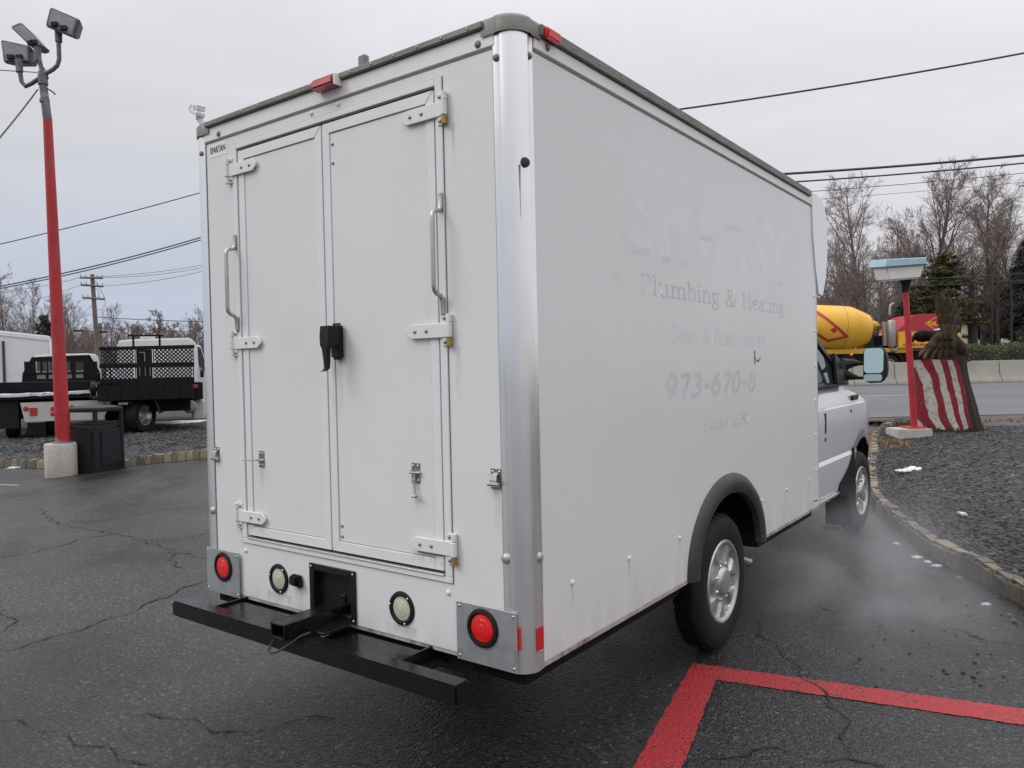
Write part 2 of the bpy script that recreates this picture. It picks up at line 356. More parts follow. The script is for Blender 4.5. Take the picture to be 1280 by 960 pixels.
def redline_mat():
    m = bpy.data.materials.new('worn_red_line_paint'); m.use_nodes = True; nt = m.node_tree; b = nt.nodes['Principled BSDF']
    t = N(nt, 'ShaderNodeTexCoord').outputs['Object']
    a = N(nt, 'ShaderNodeTexVoronoi', i_Scale=95.0); lk(nt, t, a.inputs['Vector'])
    f = N(nt, 'ShaderNodeTexNoise', i_Scale=58.0, i_Detail=6.0, i_Roughness=.75); lk(nt, t, f.inputs['Vector'])
    g = N(nt, 'ShaderNodeTexNoise', i_Scale=4.0, i_Detail=6.0, i_Roughness=.7); lk(nt, t, g.inputs['Vector'])
    red = mixc(nt, ramp(nt, g.outputs[0], [(.3, 0), (.7, 1)]), (.32, .016, .020), (.46, .030, .032))
    wear = mth(nt, 'ADD', mth(nt, 'MULTIPLY', f.outputs[0], .72), mth(nt, 'MULTIPLY', g.outputs[0], .34))
    c = mixc(nt, ramp(nt, wear, [(.555, 0), (.61, .92)]), red, (.022, .018, .019))
    lk(nt, c, b.inputs['Base Color']); b.inputs['Roughness'].default_value = .55
    h = mth(nt, 'ADD', mth(nt, 'MULTIPLY', a.outputs['Distance'], -1.0), mth(nt, 'MULTIPLY', f.outputs[0], .5))
    bn = N(nt, 'ShaderNodeBump', i_Strength=.6, i_Distance=.005); lk(nt, h, bn.inputs['Height']); lk(nt, bn.outputs[0], b.inputs['Normal'])
    return m
M['redline'] = redline_mat()
def sheet(name, rows, m, kind='structure', parent=None):
    mb = MB(); mb.loft(rows, caps=False, closed=False)
    return obj(name, mb, m, parent, kind=kind, ang=180)
# far ground, to the horizon
def gz(u, v): return -.06 + .46*sst(10, 29, v) + .36*sst(29, 44, v) + .5*sst(44, 90, v)
vs_ = [-1500, -400, -60, -10, 0, 6, 10, 13, 16, 20, 25, 29, 33, 38, 44, 50, 60, 75, 90, 140, 300, 1500]
us_ = [-1500, -500, -150, -60, -30, -15, -5, 5, 15, 30, 60, 150, 500, 1500]
sheet('ground', [[uv(u, v, gz(u, v)) for u in us_] for v in vs_], M['soil'])
# lot asphalt
ua = [-60, -35, -25, -18, -14, -11, -9, -7.5, -6.5, -5.5, -4.5, -3.5, -2, 0, 2, 5, 10, 25]
va = [-40, -12, -4, 0, 3, 6, 8, 9, 9.6, 10.2, 10.8, 11.4, 12, 12.6, 13.2, 13.8, 14.4, 15.2]
asphalt = sheet('asphalt_lot', [[uv(u, v, asph_h(u, v)) for u in ua] for v in va], M['asphalt'])
# public road beyond the island, bending away on the left
def road_pt(u, t):
    sh = 2.3*max(0, -4-u); v = 14.6 + sh + 29.4*t
    return uv(u, v, .508+.0104*29.4*t-.40*sst(4.5, 9, -u)*(1-.6*t))
sheet('road', [[road_pt(u, t) for u in (-16, -13, -10, -8, -6, -5, -4, -3, 0, 5, 12, 25, 60, 120)] for t in (0, .1, .2, .35, .5, .7, .85, 1)], M['road'])
def road_line(t, w_, ua, ub, dz=.004):
    us = [ua+(ub-ua)*i/8 for i in range(9)]; mb = MB()
    r0 = [road_pt(u, t)+Vector((0, 0, dz)) for u in us]; r1 = [road_pt(u, t+w_/29.4)+Vector((0, 0, dz)) for u in us]
    mb.loft([r0, r1], caps=False, closed=False); o = obj('lane_line', mb, M['roadpaint'], kind='structure', ang=180); return o
road_line(.035, .20, -4.6, 3.4)
for k in range(5): road_line(.245, .15, -2.8-12*k+48, .2-12*k+48)
# kerb polylines (world x, y)
KR = [(3.0, .55), (2.35, 1.85), (1.74, 2.95), (1.30, 3.72), (.99, 4.26), (.59, 4.90), (.13, 5.98), (-.17, 6.75), (-.37, 7.55), (-.60, 8.6), (-.80, 9.7), (-.98, 10.7), (-1.05, 11.6), (-.80, 12.5), (-.1, 13.2)]
KL = [(-24, .15), (-19, 1.82), (-15.9, 2.86), (-14.2, 3.42), (-12.1, 4.12), (-9.95, 4.84), (-7.9, 5.5), (-6.6, 6.3), (-6.1, 7.6)]
def resample(P_, step):
    pts = [Vector((*p, 0)) for p in P_]; out = [pts[0]]; acc = 0
    for a, b in zip(pts, pts[1:]):
        L_ = (b-a).length; pos = step-acc
        while pos <= L_: out.append(a.lerp(b, pos/L_)); pos += step
        acc = L_-(pos-step)
    return out
def smooth_poly(P_):
    pts = [Vector((*p, 0)) for p in P_]; out = []
    for i in range(len(pts)-1):
        p0 = pts[max(i-1, 0)]; p1 = pts[i]; p2 = pts[i+1]; p3 = pts[min(i+2, len(pts)-1)]
        for k in range(6):
            t = k/6; out.append(.5*((2*p1)+(p2-p0)*t+(2*p0-5*p1+4*p2-p3)*t*t+(3*p1-p0-3*p2+p3)*t**3))
    out.append(pts[-1]); return [(p.x, p.y) for p in out]
KRs, KLs = smooth_poly(KR), smooth_poly(KL)
# gravel island on the right
def island_target(u, v): return .155+.275*sst(6.5, 12.5, v)
def isl_rows():
    ks = resample(KRs, .22); n = len(ks)
    ks = [k for k in ks]
    outer = [(-.3, 0)]
    Q = [(22, -8), (24, 2), (24, 14.2)] + [(22-i*2.2, 14.35) for i in range(10)]
    q = resample([(uv(*p).x, uv(*p).y) for p in Q], .2); rows = []
    for i, k in enumerate(ks):
        o = q[int(i/(n-1)*(len(q)-1))]; row = []
        nrm = None
        for j in range(26):
            t = (j/25)**1.9; p = k.lerp(o, t); u, v = to_uv(p); d = (p-k).length
            z0 = asph_h(*to_uv(k))+.118
            z = z0+(island_target(u, v)-z0)*sst(0, 1.6, d) + (0 if j == 0 else rnd.uniform(-.008, .008))
            row.append(Vector((p.x, p.y, z)))
        rows.append(row)
    return rows
IR = isl_rows()
sheet('gravel_island', IR, M['gravel'])
def kl_rows():
    ks = resample(KLs, .5); n = len(ks); rows = []
    for i, k in enumerate(ks):
        u, v = to_uv(k); row = []
        for j in range(24):
            t = (j/23)**1.5; vv = v+(36-v)*t; uu = u*(1+t*.9)
            z = .118+.15*sst(12.5, 17.5, vv)+.22*sst(18, 34, vv)+(0 if j == 0 else rnd.uniform(-.01, .01))
            row.append(uv(uu, vv, z))
        rows.append(row)
    return rows
LR = kl_rows()
sheet('gravel_lot', LR, M['gravel'])
def lot_z(u, v): return .118+.15*sst(12.5, 17.5, v)+.22*sst(18, 34, v)
# kerb stones, one by one
def stone_mesh(i):
    r = random.Random(90+i); mb = MB()
    vs = []
    for x in (-.5, .5):
        for y in (-.062, .062):
            for z in (-.14, .14+r.uniform(-.008, .008)):
                vs.append((x+r.uniform(-.025, .025), y+r.uniform(-.010, .010), z+r.uniform(-.006, .006)))
    mb.add(vs, [(0, 1, 3, 2), (4, 6, 7, 5), (0, 4, 5, 1), (2, 3, 7, 6), (1, 5, 7, 3), (0, 2, 6, 4)])
    return mb
STM = []
for i in range(12):
    mb = stone_mesh(i); me = mb.mesh('kerb_stone', KS[i % 4], bev=.024, seg=3, ang=60); STM.append(me)
def kerb(name, K, off):
    root = bpy.data.objects.new(name, None); COL.objects.link(root); root['kind'] = 'structure'
    ks = resample(K, .02); i = 0
    while i < len(ks)-16:
        L_ = rnd.choice((7, 8, 9, 10, 11, 13)); a = ks[i]; b = ks[i+L_]; c = (a+b)/2; d = b-a
        z = asph_h(*to_uv(c)); o = place('kerb_stone', STM[rnd.randrange(12)], root, (c.x, c.y, z+rnd.uniform(-.016, .010)), (rnd.uniform(-.035, .035), rnd.uniform(-.03, .03), math.atan2(d.y, d.x)+rnd.choice((0, PI))+rnd.uniform(-.05, .05)))
        o.scale = ((d.length-.014), rnd.uniform(.92, 1.12), 1.0); i += L_
    return root
kerb('right_kerb', KRs, 0); kerb('left_kerb', KLs[12:-4], 0)
# painted red bay lines
mb = MB()
def painted_strip(mb, L0, L1, R0, R1, z):
    """a brushed band between two edges, with ragged sides"""
    n = 160; l, r = [], []
    for i in range(n+1):
        t = i/n; p = Vector((*L0, z)).lerp(Vector((*L1, z)), t); q = Vector((*R0, z)).lerp(Vector((*R1, z)), t); d = (q-p).normalized()
        l.append(p+d*(rnd.uniform(-.004, .004)+.002*math.sin(i*.6))); r.append(q+d*(rnd.uniform(-.004, .004)+.002*math.sin(i*.45+1)))
    mb.loft([l, r], caps=False, closed=False)
painted_strip(mb, (-.085, 1.615), (.40, -.72), (.10, 1.47), (.62, -.70), .0025)
painted_strip(mb, (-.088, 1.612), (2.86, 2.25), (.075, 1.469), (2.9, 2.07), .0033)
obj('bay_line', mb, M['redline'], kind='structure', ang=180)
# cracks in the asphalt
CR = [[(-8, 818), (30, 806), (60, 799), (110, 783), (160, 766), (215, 742), (258, 724), (300, 706)],
      [(72, 610), (50, 628), (62, 648), (75, 655), (110, 662), (150, 668), (185, 678), (215, 688), (262, 700)],
      [(0, 698), (60, 686), (110, 672), (150, 668)],
      [(-5, 898), (40, 908), (80, 918), (110, 932), (150, 944), (180, 962)],
      [(160, 905), (190, 892), (240, 903), (300, 918), (350, 905), (420, 898)],
      [(945, 776), (958, 800), (985, 822), (1010, 850), (1028, 868), (1052, 895), (1058, 945)],
      [(880, 957), (945, 938), (1010, 947), (1040, 952), (1110, 957)],
      [(1000, 752), (1060, 768), (1120, 772), (1200, 790), (1285, 812)],
      [(185, 678), (215, 676), (250, 668), (290, 662)], [(8, 790), (15, 775), (0, 760)], [(0, 612), (40, 620), (75, 612)], [(215, 688), (218, 705), (240, 712)]]
for ci, cpx in enumerate(CR):
    P_ = [gp(*p) for p in cpx]; pts = resample(smooth_poly([(p.x, p.y) for p in P_]), .05); mb = MB(); l, r = [], []
    for i, p in enumerate(pts):
        d = (pts[min(i+1, len(pts)-1)]-pts[max(i-1, 0)]).normalized(); n = Vector((-d.y, d.x, 0))
        wd = rnd.uniform(.0008, .006)*(.5+.5*math.sin(i*.37)**2)*(1 if p.length < 5 else 1.4)*(2.4 if ci == 0 else 1.6); j = n*(rnd.uniform(-.012, .012)+.025*math.sin(i*.9+p.x*3)); l.append(p+n*wd+j+Vector((0, 0, .0045))); r.append(p-n*wd+j+Vector((0, 0, .0045)))
    if len(pts) > 2: mb.loft([l, r], caps=False, closed=False); obj('pavement_crack', mb, M['crack'], asphalt, ang=180)
# loose gravel
ICO = None
def pebble_mass(name, pts, m, lo, hi, flat=.6):
    t = (1+5**.5)/2
    iv = [Vector(p).normalized() for p in ((-1,t,0),(1,t,0),(-1,-t,0),(1,-t,0),(0,-1,t),(0,1,t),(0,-1,-t),(0,1,-t),(t,0,-1),(t,0,1),(-t,0,-1),(-t,0,1))]
    fc = [(0,11,5),(0,5,1),(0,1,7),(0,7,10),(0,10,11),(1,5,9),(5,11,4),(11,10,2),(10,7,6),(7,1,8),(3,9,4),(3,4,2),(3,2,6),(3,6,8),(3,8,9),(4,9,5),(2,4,11),(6,2,10),(8,6,7),(9,8,1)]
    V, F, MI = [], [], []
    for p in pts:
        s_ = rnd.uniform(lo, hi); a = rnd.uniform(0, 6.28); ca, sa = math.cos(a), math.sin(a); ex = rnd.uniform(.7, 1.3); b = len(V); mi = rnd.randrange(4)
        for q in iv:
            k = rnd.uniform(.75, 1.2)*s_; x, y, z_ = q.x*k*ex, q.y*k/ex, q.z*k*flat
            V.append((p.x+x*ca-y*sa, p.y+x*sa+y*ca, p.z+z_+s_*.15))
        F += [(i+b, j+b, k+b) for i, j, k in fc]; MI += [mi]*20
    me = bpy.data.meshes.new(name); me.from_pydata(V, [], F)
    for mm in m: me.materials.append(mm)
    me.polygons.foreach_set('material_index', MI); me.update()
    o = bpy.data.objects.new(name, me); link(o); o['kind'] = 'stuff'; return o
PBM = [mat('pebble_%s' % n, c, .75, var=.25, vscale=30) for n, c in (('dark', (.012, .013, .013)), ('slate', (.024, .025, .026)), ('mid', (.046, .046, .045)), ('light', (.10, .10, .095)))]
pp = []
while len(pp) < 22000:
    i = rnd.random(); j = rnd.random(); r_ = IR[int(i*(len(IR)-1))]; jj = (j**1.6)*20; k = int(jj); p = r_[k].lerp(r_[k+1], jj-k)
    q = IR[min(int(i*(len(IR)-1))+1, len(IR)-1)]; p = p.lerp(q[k].lerp(q[k+1], jj-k), rnd.random())
    u, v = to_uv(p)
    if v < 1.5 or v > 14 or u > 8.5 or u < -3: continue
    pp.append(p)
pebble_mass('island_gravel', pp, PBM, .007, .020)
pp = []
while len(pp) < 7000:
    u = rnd.uniform(-13, -4.5); v = rnd.uniform(12.3, 20)
    k = None
    for a, b in zip(KLs, KLs[1:]):
        ua_, va_ = to_uv(a); ub_, vb_ = to_uv(b)
        if min(ua_, ub_) <= u <= max(ua_, ub_): k = va_+(vb_-va_)*(u-ua_)/(ub_-ua_+1e-9); break
    if k is None or v < k+.08: continue
    pp.append(uv(u, v, lot_z(u, v)))
pebble_mass('lot_gravel', pp, PBM, .014, .034)
# broken asphalt crumbs on the right, by the kerb
pp = [gp(rnd.gauss(1215, 22), rnd.gauss(842, 9)) for _ in range(12)]+[gp(rnd.uniform(1060, 1280), rnd.uniform(745, 860)) for _ in range(30)]
pebble_mass('asphalt_crumbs', pp, [M['crack']]*4, .004, .013)
# snow patches: thin irregular slabs of old snow
def snow(px, py, z, wpx, hpx, label, seed, D=None):
    r = random.Random(seed); c = gp(px, py, z); mb = MB(); n = 22; top, mid, bot = [], [], []
    dd = (c-CAM).dot(FWD); hx = wpx*dd/FPX/2; e = gp(px, py+hpx/2, z); f_ = gp(px, py-hpx/2, z); hy = (f_-e).length/2
    for i in range(n):
        a = 2*PI*i/n; k = r.uniform(.45, 1.15); p = RH*math.cos(a)*hx*k+FH*math.sin(a)*hy*k
        bot.append(c+p+Vector((0, 0, -.01))); mid.append(c+p*.93+Vector((0, 0, .006+r.uniform(0, .004)))); top.append(c+p*.5*r.uniform(.8, 1.2)+Vector((0, 0, .010+r.uniform(0, .006))))
    mb.loft([bot, mid, top]); o = obj('snow_patch', mb, M['snow'], kind='stuff'); return o
for i, (px, py, z, wp, hp) in enumerate([(136, 604, .0, 34, 4), (62, 607, 0, 42, 2.2), (112, 603, 0, 22, 2), (207, 590, .0, 10, 4), (28, 583, 0, 26, 5), (243, 574, .15, 30, 4), (250, 592, 0, 14, 3), (1158, 585.5, .20, 64, 5), (1130, 588, .20, 22, 2), (1040, 660, 0, 30, 6), (162, 551, .15, 14, 2), (40, 566, .14, 12, 1.6), (12, 560, .14, 16, 2.5), (48, 553, .15, 14, 2), (1203, 642, .15, 8, 4), (232, 541, .2, 8, 1.5), (188, 556, .15, 9, 1.5), (225, 560, .14, 8, 1.2), (1180, 540, .40, 18, 2.5), (1206, 539, .40, 8, 2), (1120, 680, 0, 9, 2.5), (1146, 697, 0, 14, 2.5), (1160, 703, 0, 10, 2.5), (1172, 708, 0, 16, 2), (1232, 756, 0, 14, 2.5), (225, 527, .30, 70, 4)]):
    snow(px, py, z, wp, hp, '', 40+i)
# fallen leaves
mb = MB()
def leaf(p, s_):
    a = rnd.uniform(0, 6.28); d = Vector((math.cos(a), math.sin(a), rnd.uniform(-.2, .3)))*s_; n = Vector((-math.sin(a), math.cos(a), rnd.uniform(-.2, .2)))*s_*.45
    mb.add([p-d, p+n*.8, p+d*.3+n, p+d+Vector((0, 0, s_*.2)), p+d*.3-n, p-n*.8], [(0, 5, 1), (1, 5, 4, 2), (2, 4, 3)])
for _ in range(85):
    px, py = rnd.uniform(1092, 1280), rnd.uniform(545, 660); u, v = to_uv(gp(px, py, .25))
    if v < 13.5: leaf(gp(px, py, island_target(u, v)+.02), rnd.uniform(.012, .035))
for _ in range(60):
    i = rnd.randrange(20, len(KRs)-20); p = Vector((*KRs[i], .012))+Vector((-.14+rnd.uniform(-.14, .04), rnd.uniform(-.1, .1), 0)); leaf(p, rnd.uniform(.012, .03))
for px, py, s_ in ((1268, 775, .07), (1262, 768, .05), (1195, 720, .04), (1205, 718, .04), (1040, 752, .05), (190, 826, .03), (440, 914, .012), (1188, 690, .05), (1195, 640, .05), (1176, 628, .05), (1020, 778, .03), (1212, 625, .06)): s_ *= .5; leaf(gp(px, py, .012 if px < 1180 or py > 700 else .17), s_)
obj('fallen_leaves', mb, M['leaf'], kind='stuff', fixn=False)
# dead grass along the road edge
mb = MB()
def tuft(p, h, m_=5):
    for _ in range(m_):
        a = rnd.uniform(0, 6.28); d = Vector((math.cos(a), math.sin(a), 0)); q = p+d*rnd.uniform(0, .05); n = Vector((-d.y, d.x, 0))*rnd.uniform(.004, .010)
        mb.add([q-n, q+n, q+d*h*rnd.uniform(.2, .7)+Vector((0, 0, h*rnd.uniform(.4, 1)))], [(0, 1, 2)])
for _ in range(1500):
    t = rnd.random(); u = -3.0+t*14; v = 14.2+rnd.gauss(0, .16)-.45*sst(2.6, 6, u)
    tuft(uv(u, v, .45), rnd.uniform(.04, .10))
for _ in range(1300):
    p = gp(rnd.gauss(1112, 17), rnd.gauss(544, 4.5), .36); u, v = to_uv(p); tuft(Vector((p.x, p.y, .33+.02*(v-11))), rnd.uniform(.03, .08))
obj('dead_grass', mb, M['deadgrass'], kind='stuff', fixn=False)
# worn painted ring round the drain in front of the bin
mb = MB(); c = gp(132, 596, .004); a = [c+RH*math.cos(2*PI*i/28)*.32*(1.0 if i % 7 else .93)+FH*math.sin(2*PI*i/28)*.24 for i in range(28)]; b = [c+(p-c)*.86 for p in a]
mb.loft([a, b], caps=False, closed=True); obj('drain_marking', mb, M['yellowpaint'], kind='structure', ang=180)
mb = MB(); mb.add([gp(-10, 604.5, .004), gp(98, 608.5, .004), gp(98, 610, .004), gp(-10, 606.2, .004)], [(0, 1, 2, 3)]); obj('bay_line', mb, M['yellowpaint'], kind='structure', ang=180)
# ================================================================== BOX TRUCK
O = Vector((-1.0, 1.9, 0))
truck = thing('box_truck', 'white box truck with closed rear cargo doors and faded plumbing lettering', 'truck', O)
B = lambda: MB(O)
def part(name, mb, m, bev=0, seg=1, parent=None, **k): return obj(name, mb, m, parent or truck, bev, seg, **k)
M['lowrail'] = mat('dirty_lower_rail', (.42, .38, .33), .6, var=.25, vscale=12, col2=(.16, .11, .08), cscale=9, cthr=(.5, .66))
CW = .0956; ZB, ZT = .516, 2.733; YF = 3.765
def screw_mesh(name, r, h, m, n=12, hexa=False):
    mb = MB(); mb.lathe([(0, h), (r*.45, h*.96), (r*.85, h*.6), (r, 0)], (0, 0, 0), (0, -1, 0), n); return mb.mesh(name, m, ang=60)
RIV = screw_mesh('rivet', .0115, .008, M['trim']); BOLT = screw_mesh('bolt', .008, .006, M['zinc'], 8); RIVG = screw_mesh('rivet_grey', .014, .009, M['rail']); BIGB = screw_mesh('column_bolt', .02, .012, M['aluplate'])
SCR = screw_mesh('screw', .0055, .004, M['chrome'], 8)
def rivet(me, p, name='rivet', parent=None, side=False): return place(name, me, parent or truck, Vector(p)-O, (0, 0, PI/2) if side else None)
# ---- right side panel with the wheel opening
AC = Vector((0, 1.945, .50)); 
pg = [(0, CW-.01, ZB), (0, 1.945-.53, ZB)]
for i in range(25):
    a = PI-PI*i/24; pg.append((0, 1.945+.53*math.cos(a), .515+.44*math.sin(a)+.002))
pg += [(0, 1.945+.53, ZB), (0, YF, ZB), (0, YF, ZT), (0, CW-.01, ZT)]
part('side_panel', B().prism(pg, (-.03, 0, 0)), M['panel'], label='right side panel with ghosts of removed lettering')
part('side_panel', B().box((-2.0, CW-.01, ZB), (-1.97, YF, ZT)), M['panel'])
part('front_panel', B().box((-1.97, YF-.03, ZB), (-.03, YF, ZT)), M['panel'])
mb = B(); mb.box((-1.905, 0, ZB), (-1.645, .03, ZT)).box((-.375, 0, ZB), (-.09, .03, ZT)).box((-1.645, 0, 2.668), (-.375, .03, ZT))
mb.box((-1.645, 0, ZB), (-1.17, .03, .80)).box((-.895, 0, ZB), (-.375, .03, .80)).box((-1.17, 0, .734), (-.895, .03, .80))
part('rear_panel', mb, M['panel'])
part('roof', B().box((-1.97, .03, 2.76), (-.03, YF-.02, 2.826)), M['header'])
part('lower_rail', B().box((-.03, CW, .498), (.0025, 1.945-.55, .5145)), M['lowrail']); part('lower_rail', B().box((-.03, 1.945+.55, .498), (.0025, YF-.01, .5145)), M['lowrail']); part('lower_rail', B().box((-1.9, .002, .500), (-.1, .03, .5145)), M['lowrail'])
# ---- header rails and roof rails
mb = B(); mb.box((-1.91, -.008, ZT+.002), (-CW+.008, .03, 2.803)); part('rear_header', mb, M['header'], bev=.004)
mb = B(); mb.box((-.03, .105, ZT+.002), (.008, 3.632, 2.788)); part('side_header', mb, M['header'], bev=.004)
mb = B(); mb.box((-.03, 3.640, ZT+.002), (.007, YF, 2.80)); part('side_header', mb, M['header'], bev=.003)
mb = B(); mb.box((-1.88, -.024, 2.8035), (-.13, .05, 2.830)); part('roof_rail', mb, M['rail'], bev=.004)
mb = B(); mb.box((-.05, .135, 2.7885), (.022, 3.61, 2.832)); part('roof_rail', mb, M['rail'], bev=.004)
mb = B(); mb.box((-2.022, .135, 2.7885), (-1.95, 3.61, 2.832)); part('roof_rail', mb, M['rail'], bev=.004)
mb = B(); mb.box((-1.905, -.003, ZT-.004), (-CW, .0, ZT+.002)).box((0, CW, ZT-.005), (.003, 3.76, ZT+.002)); part('header_seal', mb, M['rail'])
RMS = MB().lathe([(0, .004), (.004, .003), (.0055, 0)], (0, 0, 0), (0, -1, 0), 6).mesh('rail_screw', M['zinc'])
for i in range(14): place('rail_screw', RMS, truck, Vector((-1.82+i*.125, -.024, 2.817))-O)
for i in range(17): place('rail_screw', RMS, truck, Vector((.022, .35+i*.2, 2.81))-O, (0, 0, PI/2))
# ---- corner columns
def corner_path(rad, fl, out, n=14):
    """plan of a corner moulding around (0,0), outside towards +x and -y"""
    p = [(-fl, -out), (-rad-.012, -out), (-rad, -out-.004)]
    for i in range(n+1):
        a = -PI/2+PI/2*i/n; p.append((-rad+(rad+out+.004)*math.cos(a), rad+(rad+out+.004)*math.sin(a)))
    p += [(out+.004, rad), (out, rad+.012), (out, fl)]
    return p
def column(name, mx, z0, z1, rad, fl, out, th, m, **k):
    p = corner_path(rad, fl, out); q = [(x-th*.7 if i > len(p)//2 else x, y+th*.7 if i <= len(p)//2 else y) for i, (x, y) in enumerate(p)]
    q = [(min(x, .0)-.004 if i > len(p)//2 else x, max(y, 0)+.004 if i <= len(p)//2 else y) for i, (x, y) in enumerate(q)]
    ring = p + q[::-1]; f = (lambda x: x) if mx == 0 else (lambda x: -2.0-x)
    mb = B(); mb.loft([[Vector((f(x), y, z0)) for x, y in ring], [Vector((f(x), y, z1)) for x, y in ring]])
    return part(name, mb, m, ang=50, **k)
column('corner_column', 0, .497, 2.776, .062, CW, .005, .012, M['alu']); column('corner_column', 1, .497, 2.776, .062, CW, .005, .012, M['alu'])
for mx in (0, 1):
    p = corner_path(.07, .142, .014); f = (lambda x: x) if mx == 0 else (lambda x: -2.0-x)
    lo = [Vector((f(x), y, 2.774)) for x, y in p]; hi = [Vector((f(x), y, 2.822)) for x, y in p]; tp = [Vector((f(x*1.0-.012), y+.012, 2.839)) for x, y in p]
    c = Vector((f(-.16), .16, 2.841)); c2 = Vector((f(-.16), .16, 2.78)); mb = B(); n = len(p)
    mb.add(lo+hi+tp+[c], [(i, i+1, i+1+n, i+n) for i in range(n-1)]+[(i+n, i+1+n, i+1+2*n, i+2*n) for i in range(n-1)]+[(i+2*n, i+1+2*n, 3*n) for i in range(n-1)])
    part('corner_cap', mb, M['rail'], ang=50)
pl = [(-.05, YF+.001), (.004, YF+.001)]+[(-.046+.05*math.cos(t*PI/16), YF+.001+.05*math.sin(t*PI/16)) for t in range(1, 9)]+[(-.05, YF+.05)]
part('front_column', B().prism([(x, y, ZB) for x, y in pl], (0, 0, 1.58)), M['alu'])
# ---- rivets
for y, z in ((.302, .759), (.766, .754), (1.29, .743), (2.415+.09, .742), (2.994, .742), (3.536, .741)): rivet(RIV, (0.0, y, z), side=True)
for k in range(6): rivet(RIV, (0, YF-.055, .79+.257*k), side=True)
for p in ((-.92, 0, 2.713), (-1.094, 0, 2.711), (-1.665, 0, .736), (-.367, 0, .737)): rivet(RIV, p)
for p in ((-.16, -.008, 2.757), (-1.78, -.008, 2.757), (-.08, -.006, 2.69), (-1.935, -.006, 2.69)): rivet(RIVG, p)
for p in ((.006, .075, 2.70), (.008, .19, 2.765)): rivet(RIVG, p, side=True)
rivet(BIGB, (-.083, -.006, .906), 'column_bolt'); rivet(BIGB, (.006, .075, .905), 'column_bolt', side=True)
rivet(SCR, (.006, .07, .566), 'column_bolt', side=True); rivet(BIGB, (-1.925, -.006, .906), 'column_bolt')
wsh = screw_mesh('washer', .019, .003, M['ink']); rivet(wsh, (.0065, .014+.02, 2.314), 'washer').rotation_euler = (0, 0, PI/4)
mb = B(); mb.loft([[Vector((-.057+.0675*math.cos(t), .062+.0675*math.sin(t), z)) for t in (-.70-q, -.70, -.70+q)] for z, q in ((2.305, .06), (2.26, .04), (2.2, .02), (2.12, .008))], caps=False, closed=False); part('rust_stain', mb, M['rust'], ang=180)
# ---- cargo doors
def seal_frame(mb, x0, x1, z0, z1, w_, y0, y1):
    mb.box((x0, y0, z0), (x0+w_, y1, z1)).box((x1-w_, y0, z0), (x1, y1, z1)).box((x0+w_, y0, z0), (x1-w_, y1, z0+w_)).box((x0+w_, y0, z1-w_), (x1-w_, y1, z1))
    return mb
mb = B(); seal_frame(mb, -1.684, -.338, .773, 2.690, .035, -.0015, .0); mb.box((-1.645, .030, .80), (-.375, .045, 2.668)); part('door_seal', mb, M['rail'])
for nm, b in (('casing', ((-1.681, -.007, .80), (-1.646, 0, 2.687))), ('casing', ((-.376, -.007, .80), (-.341, 0, 2.687))), ('casing', ((-1.646, -.007, 2.660), (-.376, 0, 2.687))), ('casing', ((-1.681, -.007, .776), (-.341, 0, .7985)))):
    part(nm, B().box(*b), M['trim'], bev=.002)
part('door_sill', B().box((-1.64, -.012, .7995), (-.38, .02, .806)), M['alu'], bev=.001)
def cargo_door(x0, x1, label):
    z0, z1 = .818, 2.647; t = .043
    core = part('cargo_door', B().box((x0+.002, .008, z0+.002), (x1-.002, .028, z1-.002)), M['rail'], label=label)
    def sub(nm, mb, m, bev=.0015): return part(nm, mb, m, bev=bev, parent=core)
    sub('door_skin', B().box((x0+t+.0025, .0005, z0+t+.0025), (x1-t-.0025, .008, z1-t-.0025)), M['panel'])
    for a, b in (((x0, z0+.0), (x0+t, z1)), ((x1-t, z0), (x1, z1))):
        pg = [(a[0], -.004, a[1]), (b[0], -.004, a[1]), (b[0], -.004, b[1]), (a[0], -.004, b[1])]
        if a[0] == x0: pg = [(x0, -.004, z0), (x0+t, -.004, z0+t), (x0+t, -.004, z1-t), (x0, -.004, z1)]
        else: pg = [(x1, -.004, z0), (x1, -.004, z1), (x1-t, -.004, z1-t), (x1-t, -.004, z0+t)]
        sub('door_trim', B().prism(pg, (0, .012, 0)), M['trim'], .0012)
    g = .0012
    sub('door_trim', B().prism([(x0+g, -.005, z1), (x0+t+g, -.005, z1-t), (x1-t-g, -.005, z1-t), (x1-g, -.005, z1)], (0, .012, 0)), M['trim'], .0012)
    sub('door_trim', B().prism([(x0+g, -.005, z0), (x1-g, -.005, z0), (x1-t-g, -.005, z0+t), (x0+t+g, -.005, z0+t)], (0, .012, 0)), M['trim'], .0012)
    return core
dL = cargo_door(-1.636, -1.034, 'left cargo door'); dR = cargo_door(-1.026, -.384, 'right cargo door with black latch')
for z in (2.555, 2.475, .93, .885): place('rivet', BOLT, dR, Vector((-.965, .0005, z))-O)
